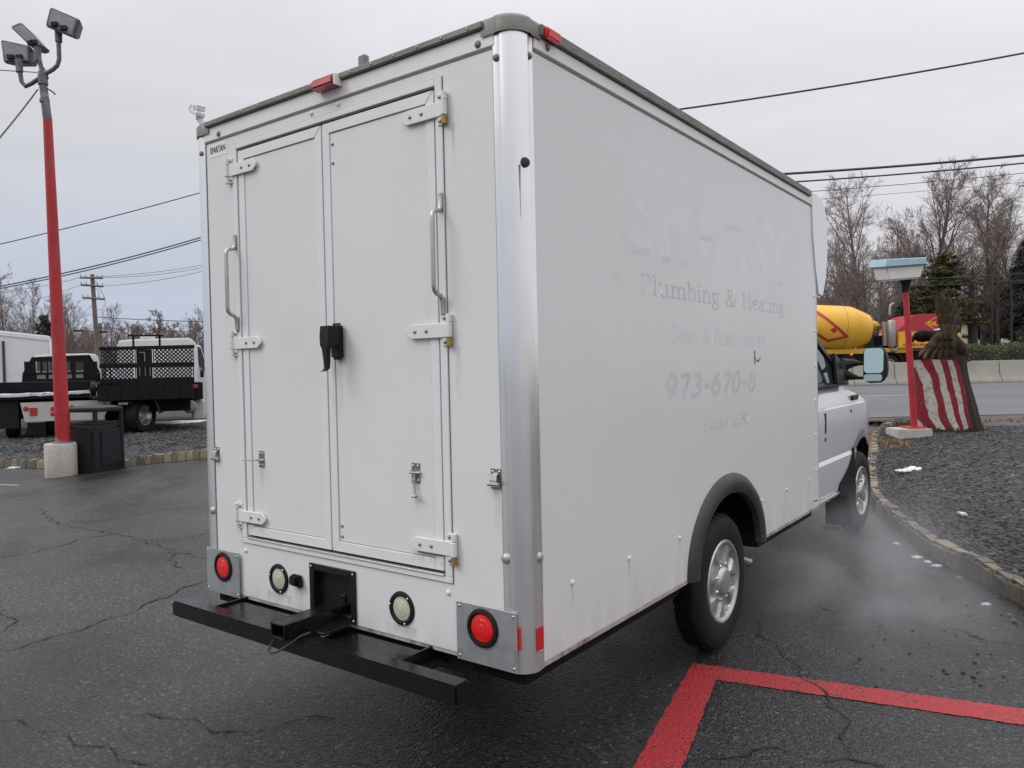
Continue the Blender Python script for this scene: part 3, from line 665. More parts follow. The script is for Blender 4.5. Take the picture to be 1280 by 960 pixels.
# ---- hinges
def hinge(xb, zc, sgn, rusty):
    """xb: barrel x; sgn +1 when the strap runs to +x"""
    s = sgn; h = .0275; mb = B()
    tip = .225
    pg = [(xb, -.016, zc-h), (xb+s*(tip-.028), -.016, zc-h), (xb+s*tip, -.016, zc-.006), (xb+s*(tip-.002), -.016, zc+.008), (xb+s*(tip-.028), -.016, zc+h), (xb, -.016, zc+h)]
    if s < 0: pg = pg[::-1]
    mb.prism(pg, (0, .008, 0)); mb.cyl((xb, -.016, zc-h), (xb, -.016, zc+h), .0125, n=14)
    hg = part('hinge', mb, M['hinge'], bev=.002)
    lf = B(); lf.box((xb+s*.002, -.012, zc-.060), (xb+s*.036, -.0072, zc+.060)); lf.cyl((xb, -.014, zc+h+.002), (xb, -.014, zc+.060), .0115, n=14)
    if not rusty: lf.cyl((xb, -.014, zc-.060), (xb, -.014, zc-h-.002), .0115, n=14)
    part('hinge_leaf', lf, M['hinge'], bev=.0015, parent=hg)
    ct = B(); ct.cyl((xb, -.014, zc-.059), (xb, -.014, zc-h-.002), .012, n=14) if rusty else ct.cyl((xb, -.014, zc+h-.001), (xb, -.014, zc+h+.003), .0118, n=14)
    part('hinge_pin', ct, M['rustcup'], parent=hg)
    for x, z, y in ((s*.115, 0, -.016), (s*.175, 0, -.016), (s*.024, .045, -.012), (s*.024, -.045, -.012)):
        place('bolt', BOLT, hg, Vector((xb+x, y, zc+z))-O)
    if rusty or zc < 1: 
        rb = B(); rb.add([(xb+s*.03, -.0056, zc-h-.003), (xb+s*.20, -.0056, zc-h-.003), (xb+s*.195, -.0056, zc-h-.008), (xb+s*.13, -.0056, zc-h-.012), (xb+s*.04, -.0056, zc-h-.008)], [(0, 1, 2, 3, 4)]); part('rust_stain', rb, M['rust'], parent=hg) if zc < 1 else None
for z, ry in ((2.565, True), (1.738, True), (.910, True)): hinge(-.322, z, -1, ry)
for z in (2.562, 1.736, .906): hinge(-1.708, z, 1, False)
# ---- grab handles
for x in (-.352, -1.667):
    mb = B(); pts = [(x, -.012, 2.245), (x, -.014, 2.20), (x, -.022, 2.186), (x, -.045, 2.184), (x, -.058, 2.174), (x, -.061, 2.155), (x, -.061, 1.905), (x, -.058, 1.886), (x, -.045, 1.874), (x, -.022, 1.866), (x, -.014, 1.85), (x, -.012, 1.80)]
    mb.tube(pts, .0092, 10); gh = part('grab_handle', mb, M['barsteel'], ang=60)
    for z0, z1 in ((2.186, 2.254), (1.795, 1.862)):
        pl = B().box((x-.0125, -.013, z0), (x+.0125, -.008, z1)); part('mount_plate', pl, M['zinc'], bev=.003, parent=gh)
        for t in (.35, .72): place('screw', SCR, gh, Vector((x, -.0135, z0+(z1-z0)*t))-O)
# ---- black door latch
mb = B(); mb.box((-.984, -.030, 1.640), (-.912, -.005, 1.795)); lt = part('door_latch', mb, M['blackp'], bev=.012, seg=3)
mb = B(); mb.loft([[(x*wd-.947, y, z) for x, y in ((-1, y0), (1, y0), (1, y1), (-1, y1))] for z, wd, y0, y1 in ((1.782, .028, -.085, -.028), (1.74, .030, -.088, -.028), (1.70, .028, -.088, -.034), (1.688, .018, -.088, -.066), (1.64, .014, -.084, -.066), (1.605, .012, -.084, -.068), (1.595, .012, -.098, -.082), (1.592, .012, -.108, -.096))])
part('latch_handle', mb, M['blackp'], bev=.004, seg=2, parent=lt)
# ---- hook latches and hasps
def latch_plate(x0, x1, z0, z1):
    a = part('door_hook', B().box((x0, -.003, z0), (x1, .0005, z1)), M['zinc'], bev=.002)
    for x in (x0+.010, x1-.010):
        for z in (z0+.012, z1-.012): place('screw', SCR, a, Vector((x, -.003, z))-O)
    return a
a = latch_plate(-.546, -.500, 1.145, 1.226)
part('hook_ring', B().tube([(-.549, -.004, 1.19), (-.545, -.013, 1.188), (-.50, -.013, 1.188), (-.496, -.004, 1.19)], .005, 8), M['chrome'], parent=a)
part('hook_rod', B().tube([(-.523, -.010, 1.188), (-.523, -.014, 1.15), (-.518, -.014, 1.11), (-.516, -.016, 1.098), (-.503, -.022, 1.096), (-.499, -.026, 1.104)], .0042, 8).cyl((-.532, -.016, 1.095), (-.503, -.016, 1.095), .006, n=8), M['chrome'], parent=a)
a = latch_plate(-1.540, -1.498, 1.147, 1.226)
part('hook_rod', B().tube([(-1.522, -.004, 1.182), (-1.522, -.03, 1.184), (-1.525, -.098, 1.189)], .0034, 8).tube([(-1.541, -.004, 1.183), (-1.535, -.011, 1.182), (-1.505, -.011, 1.182), (-1.499, -.004, 1.183)], .005, 8), M['chrome'], parent=a)
for x0, x1 in ((-.148, -.098), (-1.905, -1.862)):
    a = latch_plate(x0, x1, 1.152, 1.228); xc = (x0+x1)/2
    mb = B(); mb.loft([[(xc+dx, y, z+dz) for dx, dz in ((-wd, 0), (wd, 0), (wd, .008), (-wd, .008))] for y, z, wd in ((-.003, 1.205, .012), (-.016, 1.198, .013), (-.022, 1.178, .015), (-.016, 1.165, .018))])
    mb.cyl((xc-.028, -.014, 1.172), (xc+.022, -.014, 1.172), .009, n=10); part('hasp', mb, M['chrome'], parent=a)
# ---- round lamps
def ring_mb(c, ro, ri, y0, y1):
    return B().lathe([(ri, y0*.3), (ri+.004, y1), (ro-.012, y1), (ro-.003, y1*.7), (ro, y0)], c, (0, -1, 0), 40)
def lens_mb(c, r, h):
    return B().lathe([(0, h+.006), (r*.3, h+.0055), (r*.32, h+.0045), (r*.62, h+.0035), (r*.64, h+.0025), (r*.92, h), (r, h-.006), (r, -.004)], c, (0, -1, 0), 40)
for x, z in ((-.618, .633), (-1.412, .636)):
    a = part('backup_lamp', ring_mb((x, 0, z), .070, .050, 0, .010), M['blackp']); part('lens', lens_mb((x, 0, z), .050, .004), M['lens'], parent=a)
    for k in range(3): t = math.radians(40+120*k+10); place('screw', SCR, a, Vector((x+.061*math.cos(t), -.010, z+.061*math.sin(t)))-O)
for x0, x1, xc in ((-.317, -.034, -.190), (-1.979, -1.702, -1.832)):
    a = part('tail_light_plate', B().box((x0, -.016, .500), (x1, -.0125, .719)), M['aluplate'], bev=.001)
    part('tail_light', ring_mb((xc, -.016, .637), .073, .054, 0, .011), M['rubber'], parent=a); part('lens', lens_mb((xc, -.016, .637), .054, .006), M['redlit'], parent=a)
    for x in (x0+.015, x1-.015):
        for z in (.516, .703): place('screw', SCR, a, Vector((x, -.016, z))-O)
# red reflective tape on the column, clearance lamps
part('reflector', B().box((.0095, .043, .573), (.0108, .086, .656)), M['redfilm']); part('reflector', B().box((-.046, -.0108, .585), (-.022, -.0096, .665)), M['redfilm']); part('reflector', B().box((-1.986, -.0108, .585), (-1.968, -.0096, .665)), M['redfilm'])
a = part('marker_lamp', B().prism([(-1.030, -.012, 2.776), (-1.030, -.06, 2.782), (-1.030, -.055, 2.818), (-1.030, -.030, 2.829), (-1.030, -.012, 2.829)], (.135, 0, 0)), M['dimred'], bev=.006, seg=2, label='dim red lamp at the middle of the roof edge')
part('lamp_end', B().box((-.893, -.05, 2.777), (-.885, -.010, 2.820)), M['header'], parent=a)
a = part('marker_lamp', B().prism([(.022, .150, 2.781), (.040, .150, 2.785), (.044, .150, 2.815), (.03, .150, 2.824), (.022, .150, 2.824)], (0, .088, 0)), M['redlit'], bev=.005, seg=2, label='lit red lamp beside the roof corner')
part('roof_stake', B().box((-.800, .0, 2.828), (-.757, .03, 2.884)), M['rail'], bev=.006)
mb = B(); mb.tube([(-1.955, .03, 2.835), (-1.962, .02, 2.86), (-1.975, .01, 2.885)], [.026, .018, .02], 10)
cl_ = part('roof_clamp', mb, M['header'])
R_ = Matrix.Rotation(.5, 3, 'Y'); part('clamp_block', B().cbox((-1.972, .0, 2.902), (.075, .05, .02), R_), M['header'], bev=.004, parent=cl_)
for dx, dz in ((-.034, .034), (.0, .016), (.030, .0)): part('clamp_prong', B().cbox((-1.972+dx+.012, -.005, 2.914+dz*.5), (.012, .045, .032), R_), M['header'], bev=.003, parent=cl_)
# ---- maker sticker, small sticker
def text_mb(txt, size, ext=.0006, bold=0.0, shear=0.0, sx=1.0):
    c = bpy.data.curves.new('lettering', 'FONT'); c.body = txt; c.size = size; c.extrude = ext; c.offset = bold; c.shear = shear; c.resolution_u = 3
    o = bpy.data.objects.new('lettering', c); COL.objects.link(o); dg = bpy.context.evaluated_depsgraph_get(); dg.update()
    me = bpy.data.meshes.new_from_object(o.evaluated_get(dg)); vs = [(v.co.x*sx, v.co.y, v.co.z) for v in me.vertices]; fs = [tuple(p.vertices) for p in me.polygons]
    bpy.data.objects.remove(o); bpy.data.curves.remove(c); bpy.data.meshes.remove(me); return vs, fs
def lettering(name, txt, size, org, xd, zd, nd, m, parent, off=(0, 0, 0), width=None, **k):
    vs, fs = text_mb(txt, size, **k); xd, zd, nd = Vector(xd), Vector(zd), Vector(nd)
    wx = max(v[0] for v in vs) or 1; s = (width/wx) if width else 1
    mb = MB(off); mb.add([Vector(org)+xd*v[0]*s+zd*v[1]+nd*v[2] for v in vs], fs)
    return obj(name, mb, m, parent, ang=20)
a = part('sticker', B().box((-1.878, -.0012, 2.655), (-1.728, .0, 2.720)), M['header'])
lettering('lettering', 'SPARTAN', .042, (-1.868, -.0014, 2.675), (1, 0, 0), (0, 0, 1), (0, -1, 0), M['ink'], a, O, width=.128, bold=.0008)
a = part('sticker', B().box((0, 3.60, .535), (.001, 3.745, .580)), M['trim'])
part('sticker_print', B().box((.001, 3.61, .540), (.0016, 3.622, .576)).box((.001, 3.612, .568), (.0016, 3.64, .574)).box((.001, 3.612, .540), (.0016, 3.632, .545)).box((.001, 3.655, .552), (.0016, 3.735, .566)), mat('dull_red_print', (.28, .05, .05), .6, var=.2, vscale=70), parent=a)
# ---- licence plate recess
mb = B(); seal_frame(mb, -1.184, -.884, .518, .745, .030, -.010, -.0005); a = part('plate_recess', mb, M['blackp'], bev=.003, label='black recess for the licence plate')
mb = B(); mb.box((-1.17, .030, .52), (-.895, .036, .734)).box((-1.17, .0, .520), (-1.162, .055, .734)).box((-.903, .0, .520), (-.895, .055, .734)).box((-1.162, .0, .726), (-.903, .055, .734)).box((-1.162, .0, .520), (-.903, .055, .548)); part('recess_tray', mb, M['blackp'], parent=a, bev=.002)
for x in (-1.075, -.945): place('plate_bolt', screw_mesh('plate_bolt', .010, .014, M['zinc'], 8), a, Vector((x, .055, .695))-O)
for x in (-1.170, -.898):
    for z in (.532, .731): place('screw', SCR, a, Vector((x, -.010, z))-O)
mb = B(); mb.box((-1.012, .02, .575), (-.985, .055, .62)).box((-1.02, -.03, .572), (-.96, .03, .585)); part('tow_eye', mb, M['black'], parent=a, bev=.003)
mb = B(); mb.box((-1.302, -.022, .625), (-1.236, -.001, .678)).box((-1.297, -.036, .632), (-1.25, -.022, .676)).box((-1.245, -.030, .622), (-1.232, -.001, .66)); part('trailer_socket', mb, M['blackp'], bev=.006, seg=2)
# ---- rear bumper and hitch
bm_ = part('rear_bumper', B().box((-1.880, -.262, .453), (-.112, -.186, .524)), M['black'], bev=.007, seg=2)
part('bumper_plate', B().box((-1.655, -.185, .490), (-1.13, -.035, .500)), M['black'], bev=.002, parent=bm_); part('bumper_plate', B().box((-.930, -.185, .490), (-.475, -.035, .500)), M['black'], bev=.002, parent=bm_)
for x in (-1.672, -.470): part('bumper_bracket', B().box((x, -.186, .455), (x+.012, .30, .512)).box((x+.012, -.186, .455), (x+.06, .30, .463)), M['black'], bev=.002, parent=bm_)
part('cross_rail', B().box((-1.70, .075, .40), (-.35, .135, .497)), M['black'], parent=bm_)
mb = B(); x0, x1, z0, z1, y0, y1 = -1.052, -.963, .5255, .588, -.312, .054
mb.box((x0, y0, z0), (x0+.008, y1, z1)).box((x1-.008, y0, z0), (x1, y1, z1)).box((x0+.008, y0, z0), (x1-.008, y1, z0+.008)).box((x0+.008, y0, z1-.008), (x1-.008, y1, z1)).box((x0+.008, -.05, z0+.008), (x1-.008, -.04, z1-.008))
ht = part('hitch_tube', mb, M['black'], bev=.002)
part('weld_bracket', B().prism([(-.963, -.19, .526), (-.87, -.19, .526), (-.87, -.05, .526), (-.963, .02, .526)], (0, 0, .012)), M['black'], bev=.003, parent=ht)
part('safety_wire', B().tube([(-1.035, -.295, .527), (-1.06, -.305, .492), (-1.055, -.322, .476), (-1.03, -.332, .470), (-1.0, -.322, .478), (-.965, -.292, .505), (-.94, -.25, .533), (-.925, -.215, .54)], .0048, 8), M['wire'], parent=ht)
# ---- wheel opening flare and liner
fl = [(-.100, -.012), (-.094, .022), (-.070, .035), (-.035, .035), (-.008, .026), (.012, .010), (.014, .001)]
rings = []
for i in range(41):
    a = PI*1.0-PI*i/40; ca, sa = math.cos(a), math.sin(a)
    rings.append([Vector((x, 1.945+(.562+o_)*ca, .502+(.462+o_)*sa)) for o_, x in fl])
part('wheel_flare', B().loft(rings, caps=False, closed=False), M['greyp'], ang=45)
mb = B(); mb.loft([[Vector((x, 1.945+.50*math.cos(PI-PI*i/24), .50+.43*math.sin(PI-PI*i/24))) for i in range(25)] for x in (-.01, -.55)], caps=False, closed=False)
mb.add([Vector((-.55, 1.945+.50*math.cos(PI-PI*i/24), .50+.43*math.sin(PI-PI*i/24))) for i in range(25)], [tuple(range(25))]); part('wheel_liner', mb, M['under'])
mb = B(); mb.box((-1.96, .04, .44), (-.04, 1.36, .497)).box((-1.96, 2.53, .44), (-.04, 3.72, .497)).box((-1.44, 1.36, .44), (-.56, 2.53, .50)); mb.box((-.68, .14, .34), (-.60, 6.1, .44)).box((-1.40, .14, .34), (-1.32, 6.1, .44))
part('chassis_frame', mb, M['under'])
mb = B(); mb.cyl((-1.8, 1.93, .372), (-.2, 1.93, .372), .055, n=14); mb.lathe([(0, -.14), (.10, -.11), (.15, 0), (.10, .11), (0, .14)], (-1.0, 1.93, .37), (0, 1, 0), 20); part('rear_axle', mb, M['under'])
part('muffler', B().lathe([(0, -.33), (.07, -.33), (.09, -.31), (.09, .31), (.07, .33), (0, .33)], (-.42, 1.38, .37), (0, 1, 0), 20), mat('dull_exhaust', (.20, .18, .15), .55, metal=.5, var=.3, vscale=8))
part('tail_pipe', B().tube([(-.42, 1.70, .37), (-.35, 2.1, .50), (-.22, 2.38, .42), (-.06, 2.46, .36)], .03, 10), M['zinc'])
# ---- wheels
M['wheeldark'] = mat('wheel_recess', (.05, .048, .045), .5, metal=.5, var=.3, vscale=20)
def wheel_parts():
    ty = MB(); ty.lathe([(.222, -.025), (.232, -.004), (.240, .003), (.262, .010), (.275, .0115), (.30, .0125), (.322, .009), (.348, -.006), (.362, -.024), (.367, -.04), (.368, -.12), (.367, -.20), (.35, -.225), (.31, -.245), (.222, -.215)], (0, 0, 0), (1, 0, 0), 72)
    tyre = ty.mesh('tyre', M['rubber'], ang=40)
    tr = MB(); n = 46
    for k in range(n):
        for row, (h0, h1, r0, r1, dphi) in enumerate(((-.052, -.012, .352, .3755, 0), (-.105, -.062, .364, .3765, .5), (-.155, -.113, .364, .3765, 0), (-.225, -.165, .356, .3755, .5))):
            a = 2*PI*(k+dphi)/n; da = 2*PI/n*.33; sk = .15*2*PI/n*(1 if row % 2 else -1); v = []
            for h, s_ in ((h0, -1), (h1, 1)):
                for r in (r0 if row or h == h0 else .340, r1 if row or h == h0 else .358):
                    for d in (-da, da): t = a+d+s_*sk; v.append((h, r*math.cos(t), r*math.sin(t)))
            tr.add(v, [(0, 1, 3, 2), (4, 6, 7, 5), (0, 4, 5, 1), (2, 3, 7, 6), (0, 2, 6, 4), (1, 5, 7, 3)])
    tread = tr.mesh('tread', M['rubber'])
    # rim disc: polar height field, eight windows between spokes
    rr = [0, .025, .050, .066, .076, .081, .085, .096, .108, .111, .114, .120, .140, .165, .188, .196, .199, .204, .210, .216, .221, .227, .232]
    hh = [.034, .0335, .031, .026, .016, -.004, -.010, -.011, -.012, -.012, -.012, -.012, -.012, -.013, -.014, -.014, -.013, -.008, .003, .010, .012, .010, .0]
    nt_ = 140; vs, fs, wn = [], [], []
    for i, r in enumerate(rr):
        for k in range(nt_):
            a = 2*PI*k/nt_; ph = (k % 20)/20; dph = abs(ph-.5)*2          # 0 mid window .. 1 spoke
            win = 0.0
            if .112 < r < .197:
                lim = .80-.38*(r-.112)/.085
                win = 1.0-sst(lim-.10, lim, dph)
            bul = .008*sst(.6, 1, dph) if .112 <= r <= .197 else 0
            vs.append((hh[i]+bul-.030*win, r*math.cos(a), r*math.sin(a))); wn.append(win)
    rmb = MB(); fs = []
    for i in range(1, len(rr)-1):
        for k in range(nt_): fs.append((i*nt_+k, i*nt_+(k+1) % nt_, (i+1)*nt_+(k+1) % nt_, (i+1)*nt_+k))
    for k in range(nt_): fs.append((0, nt_+k, nt_+(k+1) % nt_))
    rmb.add(vs, fs); rmb.mi = [0 for f in fs]
    rim = rmb.mesh('rim', [M['silver'], M['wheeldark']], ang=38)
    lug = MB().lathe([(0, .022), (.007, .020), (.0105, .012), (.012, 0)], (0, 0, 0), (1, 0, 0), 8).mesh('lug_nut', M['chrome'])
    return tyre, tread, rim, lug
WT, WTR, WR, WL_ = wheel_parts()
def wheel(c, rot=0.0, flip=False, tilt=0.0, spin=.2):
    a = place('wheel', WT, truck, Vector(c)-O, (spin, 0, PI if flip else tilt))
    a.scale = (.60, 1, 1); place('tread', WTR, a, (0, 0, 0)); place('rim', WR, a, (0, 0, 0))
    for k in range(8): t = 2*PI*k/8+.2; place('lug_nut', WL_, a, (-.011, .099*math.cos(t), .099*math.sin(t)))
    return a
wheel((-.030, 1.93, .372)); wheel((-1.97, 1.93, .372), flip=True)
wheel((-.075, 5.52, .368), tilt=-.03, spin=.5); wheel((-1.95, 5.52, .368), flip=True)
# ---- ghost lettering: thin film left by removed vinyl
def arc(cx, cz, rx, rz, a0, a1, n=10): return [(cx+rx*math.cos(math.radians(a0+(a1-a0)*i/n)), cz+rz*math.sin(math.radians(a0+(a1-a0)*i/n))) for i in range(n+1)]
def sf(x, z, l=.13): return [(x-l, z), (x+l, z)]
X_ = .66
GL = {
 'P': (.62, [[(.15, 0), (.15, 1)], sf(.15, .02), sf(.10, .98, .08), [(.15, .98)]+arc(.30, .74, .24, .24, 90, -90)+[(.15, .5)]]),
 'l': (.32, [[(.15, 0), (.15, 1)], sf(.15, .02), sf(.09, .98, .07)]),
 'u': (.64, [[(.13, X_), (.13, .2)]+arc(.30, .2, .17, .18, 180, 300, 6), [(.47, X_), (.47, 0)], sf(.08, X_-.02, .07), sf(.41, X_-.02, .07), sf(.52, .02, .06)]),
 'm': (.98, [[(.14, 0), (.14, X_)], sf(.14, .02), sf(.09, X_-.02, .07), arc(.31, .44, .17, .2, 160, 0, 6)+[(.48, 0)], sf(.48, .02), arc(.65, .44, .17, .2, 160, 0, 6)+[(.82, 0)], sf(.82, .02)]),
 'n': (.64, [[(.14, 0), (.14, X_)], sf(.14, .02), sf(.09, X_-.02, .07), arc(.31, .44, .17, .2, 160, 0, 6)+[(.48, 0)], sf(.48, .02)]),
 'b': (.60, [[(.13, 0), (.13, 1)], sf(.08, .98, .07), arc(.30, .33, .2, .31, 150, -150, 14)]),
 'i': (.32, [[(.15, 0), (.15, X_)], sf(.15, .02), sf(.09, X_-.02, .07), [(.15, .86), (.15, .97)]]),
 'g': (.58, [arc(.26, .42, .17, .23, 0, 360, 16), [(.2, .22), (.12, .14), (.2, .05), (.42, .02)]+arc(.28, -.14, .22, .15, 45, -225, 12), sf(.48, X_-.02, .07)]),
 '&': (.86, [[(.76, .5), (.70, .3), (.55, .1)]+arc(.30, .2, .22, .2, -60, -240, 10)+[(.25, .48), (.45, .64)]+arc(.34, .80, .14, .18, -40, 220, 12)+[(.30, .5), (.55, .18), (.78, .02)], sf(.74, .5, .1)]),
 'H': (.86, [[(.15, 0), (.15, 1)], [(.66, 0), (.66, 1)], [(.15, .52), (.66, .52)], sf(.15, .02), sf(.15, .98), sf(.66, .02), sf(.66, .98)]),
 'e': (.54, [[(.09, .37), (.45, .37)]+arc(.27, .34, .19, .31, 5, 320, 16)]),
 'a': (.56, [arc(.25, .46, .15, .18, 150, 0, 7)+[(.40, .08), (.5, .02)], [(.40, .38), (.2, .34)]+arc(.23, .17, .14, .16, 110, 330, 9)]),
 't': (.40, [[(.17, .92), (.17, .14)]+arc(.28, .14, .11, .12, 180, 300, 5), sf(.19, X_-.02, .15)]),
 'S': (.62, [arc(.29, .75, .2, .23, 30, 250, 10)+arc(.29, .25, .22, .23, 80, -150, 12), [(.47, .98), (.47, .78)], [(.07, .02), (.07, .24)]]),
 'w': (.84, [[(.10, X_), (.25, 0)], [(.25, 0), (.41, X_)], [(.41, X_), (.56, 0)], [(.56, 0), (.72, X_)], sf(.10, X_-.02, .09), sf(.72, X_-.02, .09)]),
 'r': (.46, [[(.14, 0), (.14, X_)], sf(.14, .02), sf(.09, X_-.02, .07), [(.14, .42), (.26, .62), (.38, .60)]]),
 'D': (.80, [[(.15, 0), (.15, 1)], sf(.10, .02, .08), sf(.10, .98, .08), [(.15, .98)]+arc(.32, .5, .34, .48, 90, -90, 14)+[(.15, .02)]]),
 'C': (.70, [arc(.36, .5, .28, .48, 45, 315, 16), [(.58, .98), (.58, .76)]]),
 'd': (.60, [[(.46, 0), (.46, 1)], sf(.41, .98, .07), sf(.51, .02, .06), arc(.28, .33, .2, .31, 30, 330, 14)]),
 'y': (.58, [[(.10, X_), (.29, .05)], [(.48, X_), (.22, -.22), (.10, -.26)], sf(.10, X_-.02, .09), sf(.48, X_-.02, .08)]),
 's': (.46, [arc(.22, .49, .14, .16, 30, 250, 8)+arc(.22, .18, .15, .16, 80, -150, 8)]),
 'o': (.58, [arc(.28, .33, .2, .31, 0, 360, 18)]),
 ',': (.30, [[(.12, .10), (.13, .0), (.06, -.12)]]),
 'N': (.86, [[(.15, 0), (.15, 1)], [(.66, 0), (.66, 1)], [(.15, 1), (.66, 0)], sf(.15, .02), sf(.08, .98, .08), sf(.66, .98)]),
 'J': (.52, [[(.36, 1), (.36, .2)]+arc(.2, .2, .16, .2, 0, -160, 8), sf(.36, .98)]),
 '9': (.62, [arc(.29, .68, .2, .3, 0, 360, 16), [(.49, .68), (.45, .3), (.20, .0)]]),
 '7': (.60, [[(.08, .95), (.52, .95)], [(.52, .95), (.24, 0)]]),
 '3': (.60, [arc(.26, .73, .2, .25, 150, -80, 10)+arc(.27, .26, .22, .26, 80, -150, 12)]),
 '6': (.62, [arc(.30, .30, .2, .29, 0, 360, 16), [(.10, .32), (.18, .7), (.42, 1)]]),
 '0': (.62, [arc(.30, .5, .2, .49, 0, 360, 20)]),
 '8': (.62, [arc(.30, .74, .18, .25, 0, 360, 14), arc(.30, .26, .21, .26, 0, 360, 16)]),
 '-': (.46, [[(.08, .42), (.38, .42)]]),
 'A': (.82, [[(.10, 0), (.38, 1)], [(.38, 1), (.70, 0)], [(.2, .35), (.6, .35)]]),
 'R': (.76, [[(.15, 0), (.15, 1)], [(.15, .98)]+arc(.32, .74, .26, .24, 90, -90)+[(.15, .5)], [(.32, .5), (.64, 0)]]),
 'K': (.78, [[(.15, 0), (.15, 1)], [(.15, .42), (.62, 1)], [(.28, .58), (.66, 0)]]),
 'Y': (.76, [[(.08, 1), (.36, .48)], [(.66, 1), (.36, .48)], [(.36, .48), (.36, 0)]]),
 'G': (.80, [arc(.38, .5, .3, .48, 45, 350, 16), [(.45, .42), (.70, .42)]]),
 ' ': (.42, [])}
GHN = []
def ghost(name, txt, y0, y1, z0, cap, thick, thin, m, shear=0.0, z1=None, x=.0006, keep=None):
    tot = sum(GL[c][0] for c in txt); k = (y1-y0)/tot; cy = y0; mb = B(); n = 0; cnt = 0; GHN.append(1); xg = .00006+.00013*(len(GHN) % 2)
    for gi, c in enumerate(txt):
        adv, strokes = GL[c]
        base = z0+((z1 or z0)-z0)*(cy-y0)/(y1-y0)
        for st in strokes:
            P_ = [Vector((0, cy+(px+shear*pz)*k, base+pz*cap)) for px, pz in st]; l, r = [], []
            n += 1
            for i, p in enumerate(P_):
                d = (P_[min(i+1, len(P_)-1)]-P_[max(i-1, 0)]).normalized(); q = Vector((0, -d.z, d.y)); vert = abs(d.z)
                hw = (thin+(thick-thin)*vert)*.5*cap; cnt += 1; xo = Vector((xg+.000002*(cnt % 60), 0, 0)); l.append(p+q*hw+xo); r.append(p-q*hw+xo)
            mb.loft([l, r], caps=False, closed=False)
        cy += adv*k
    return part(name, mb, m, ang=180, kind='stuff')
ghost('ghost_lettering', 'Plumbing & Heating', .91, 2.99, 1.910, .092, .22, .10, M['ghostD'])
ghost('ghost_lettering', 'Sewer & Drain Cleaning', 1.24, 2.62, 1.692, .090, .17, .07, M['ghostF'])
ghost('ghost_lettering', '973-670-8', 1.14, 2.42, 1.428, .112, .36, .26, M['ghostN'], shear=.12)
ghost('ghost_lettering', 'Sandyston,NJ', 1.61, 2.30, 1.238, .058, .20, .09, M['ghostD'])
for c, a, b, z in (('S', .80, 1.10, 2.14), ('H', 1.10, 1.52, 2.12), ('A', 1.56, 1.90, 2.12), ('R', 1.92, 2.34, 2.12), ('K', 2.34, 2.76, 2.12), ('Y', 2.66, 3.08, 2.12)): ghost('ghost_lettering', c, a, b, z, .36, .30, .22, M['ghostL'])
ghost('ghost_lettering', 'George', 1.70, 2.20, 2.615, .05, .3, .15, M['ghostL'], shear=.2, z1=2.60)
mb = B()
for y0, y1, z0 in ((.80, 1.02, 2.085), (1.14, 1.24, 2.075), (1.36, 1.46, 2.07), (1.60, 1.80, 2.235), (1.93, 2.20, 2.335), (2.84, 2.95, 2.085)): mb.add([(.0004, y0, z0), (.0004, y1, z0+.006), (.0004, y1-.01, z0+.036), (.0004, y0+.01, z0+.03)], [(0, 1, 2, 3)])
part('ghost_shadow_strokes', mb, mat('ghost_letter_shadow', (.63, .635, .65), .4, var=.05, vscale=9, col2=(.67, .675, .68), cscale=4, cthr=(.45, .6)), ang=180, kind='stuff')
mb = B(); mb.add([(.0008, 2.395, 1.664), (.0008, 2.418, 1.664), (.0008, 2.41, 1.64), (.0008, 2.424, 1.62), (.0008, 2.412, 1.60), (.0008, 2.42, 1.584), (.0008, 2.395, 1.586), (.0008, 2.402, 1.62)], [(0, 7, 3, 2, 1), (7, 6, 5, 4, 3)])
mb.add([(.0008, 2.43, 1.612), (.0008, 2.47, 1.604), (.0008, 2.515, 1.632), (.0008, 2.505, 1.615), (.0008, 2.47, 1.594), (.0008, 2.43, 1.604)], [(0, 5, 4, 1), (1, 4, 3, 2)]); part('vinyl_scrap', mb, M['ink'], ang=180)
# ---- grime: thin film of road dirt and run-down stains, with its own shapes
def grime_mat(name, col, amt, nsc, power, flip=False):
    m = bpy.data.materials.new(name); m.use_nodes = True; nt = m.node_tree; b = nt.nodes['Principled BSDF']; b.inputs['Base Color'].default_value = (*col, 1); b.inputs['Roughness'].default_value = .7
    tcn = N(nt, 'ShaderNodeTexCoord'); s = N(nt, 'ShaderNodeSeparateXYZ'); lk(nt, tcn.outputs['Generated'], s.inputs[0])
    mp_ = N(nt, 'ShaderNodeMapping'); mp_.inputs['Scale'].default_value = (nsc, nsc, nsc*.22); lk(nt, tcn.outputs['Object'], mp_.inputs[0]); n = N(nt, 'ShaderNodeTexNoise', i_Scale=1.0, i_Detail=6.0, i_Roughness=.65); lk(nt, mp_.outputs[0], n.inputs['Vector'])
    g_ = s.outputs[2] if not flip else mth(nt, 'SUBTRACT', 1.0, s.outputs[2]); g_ = mth(nt, 'POWER', mth(nt, 'MAXIMUM', g_, 0.0), power)
    a = mth(nt, 'MULTIPLY', mth(nt, 'MULTIPLY', g_, ramp(nt, n.outputs[0], [(.38, 0), (.68, 1)])), amt); lk(nt, a, b.inputs['Alpha']); return m
M['stain'] = grime_mat('run_down_stain', (.36, .30, .21), .32, 60, 1.0); M['spray'] = grime_mat('road_spray', (.30, .275, .24), .16, 9, 2.0, True)
def film(name, pts, m): return part(name, B().add(pts, [(0, 1, 2, 3)]), m, ang=180)
def rear_film(x0, x1, z0, z1, m, y=-.0009): film('grime', [(x0, y, z0), (x1, y, z0), (x1, y, z1), (x0, y, z1)], m)
def side_film(y0, y1, z0, z1, m, x=.0008): film('grime', [(x, y0, z0), (x, y1, z0), (x, y1, z1), (x, y0, z1)], m)
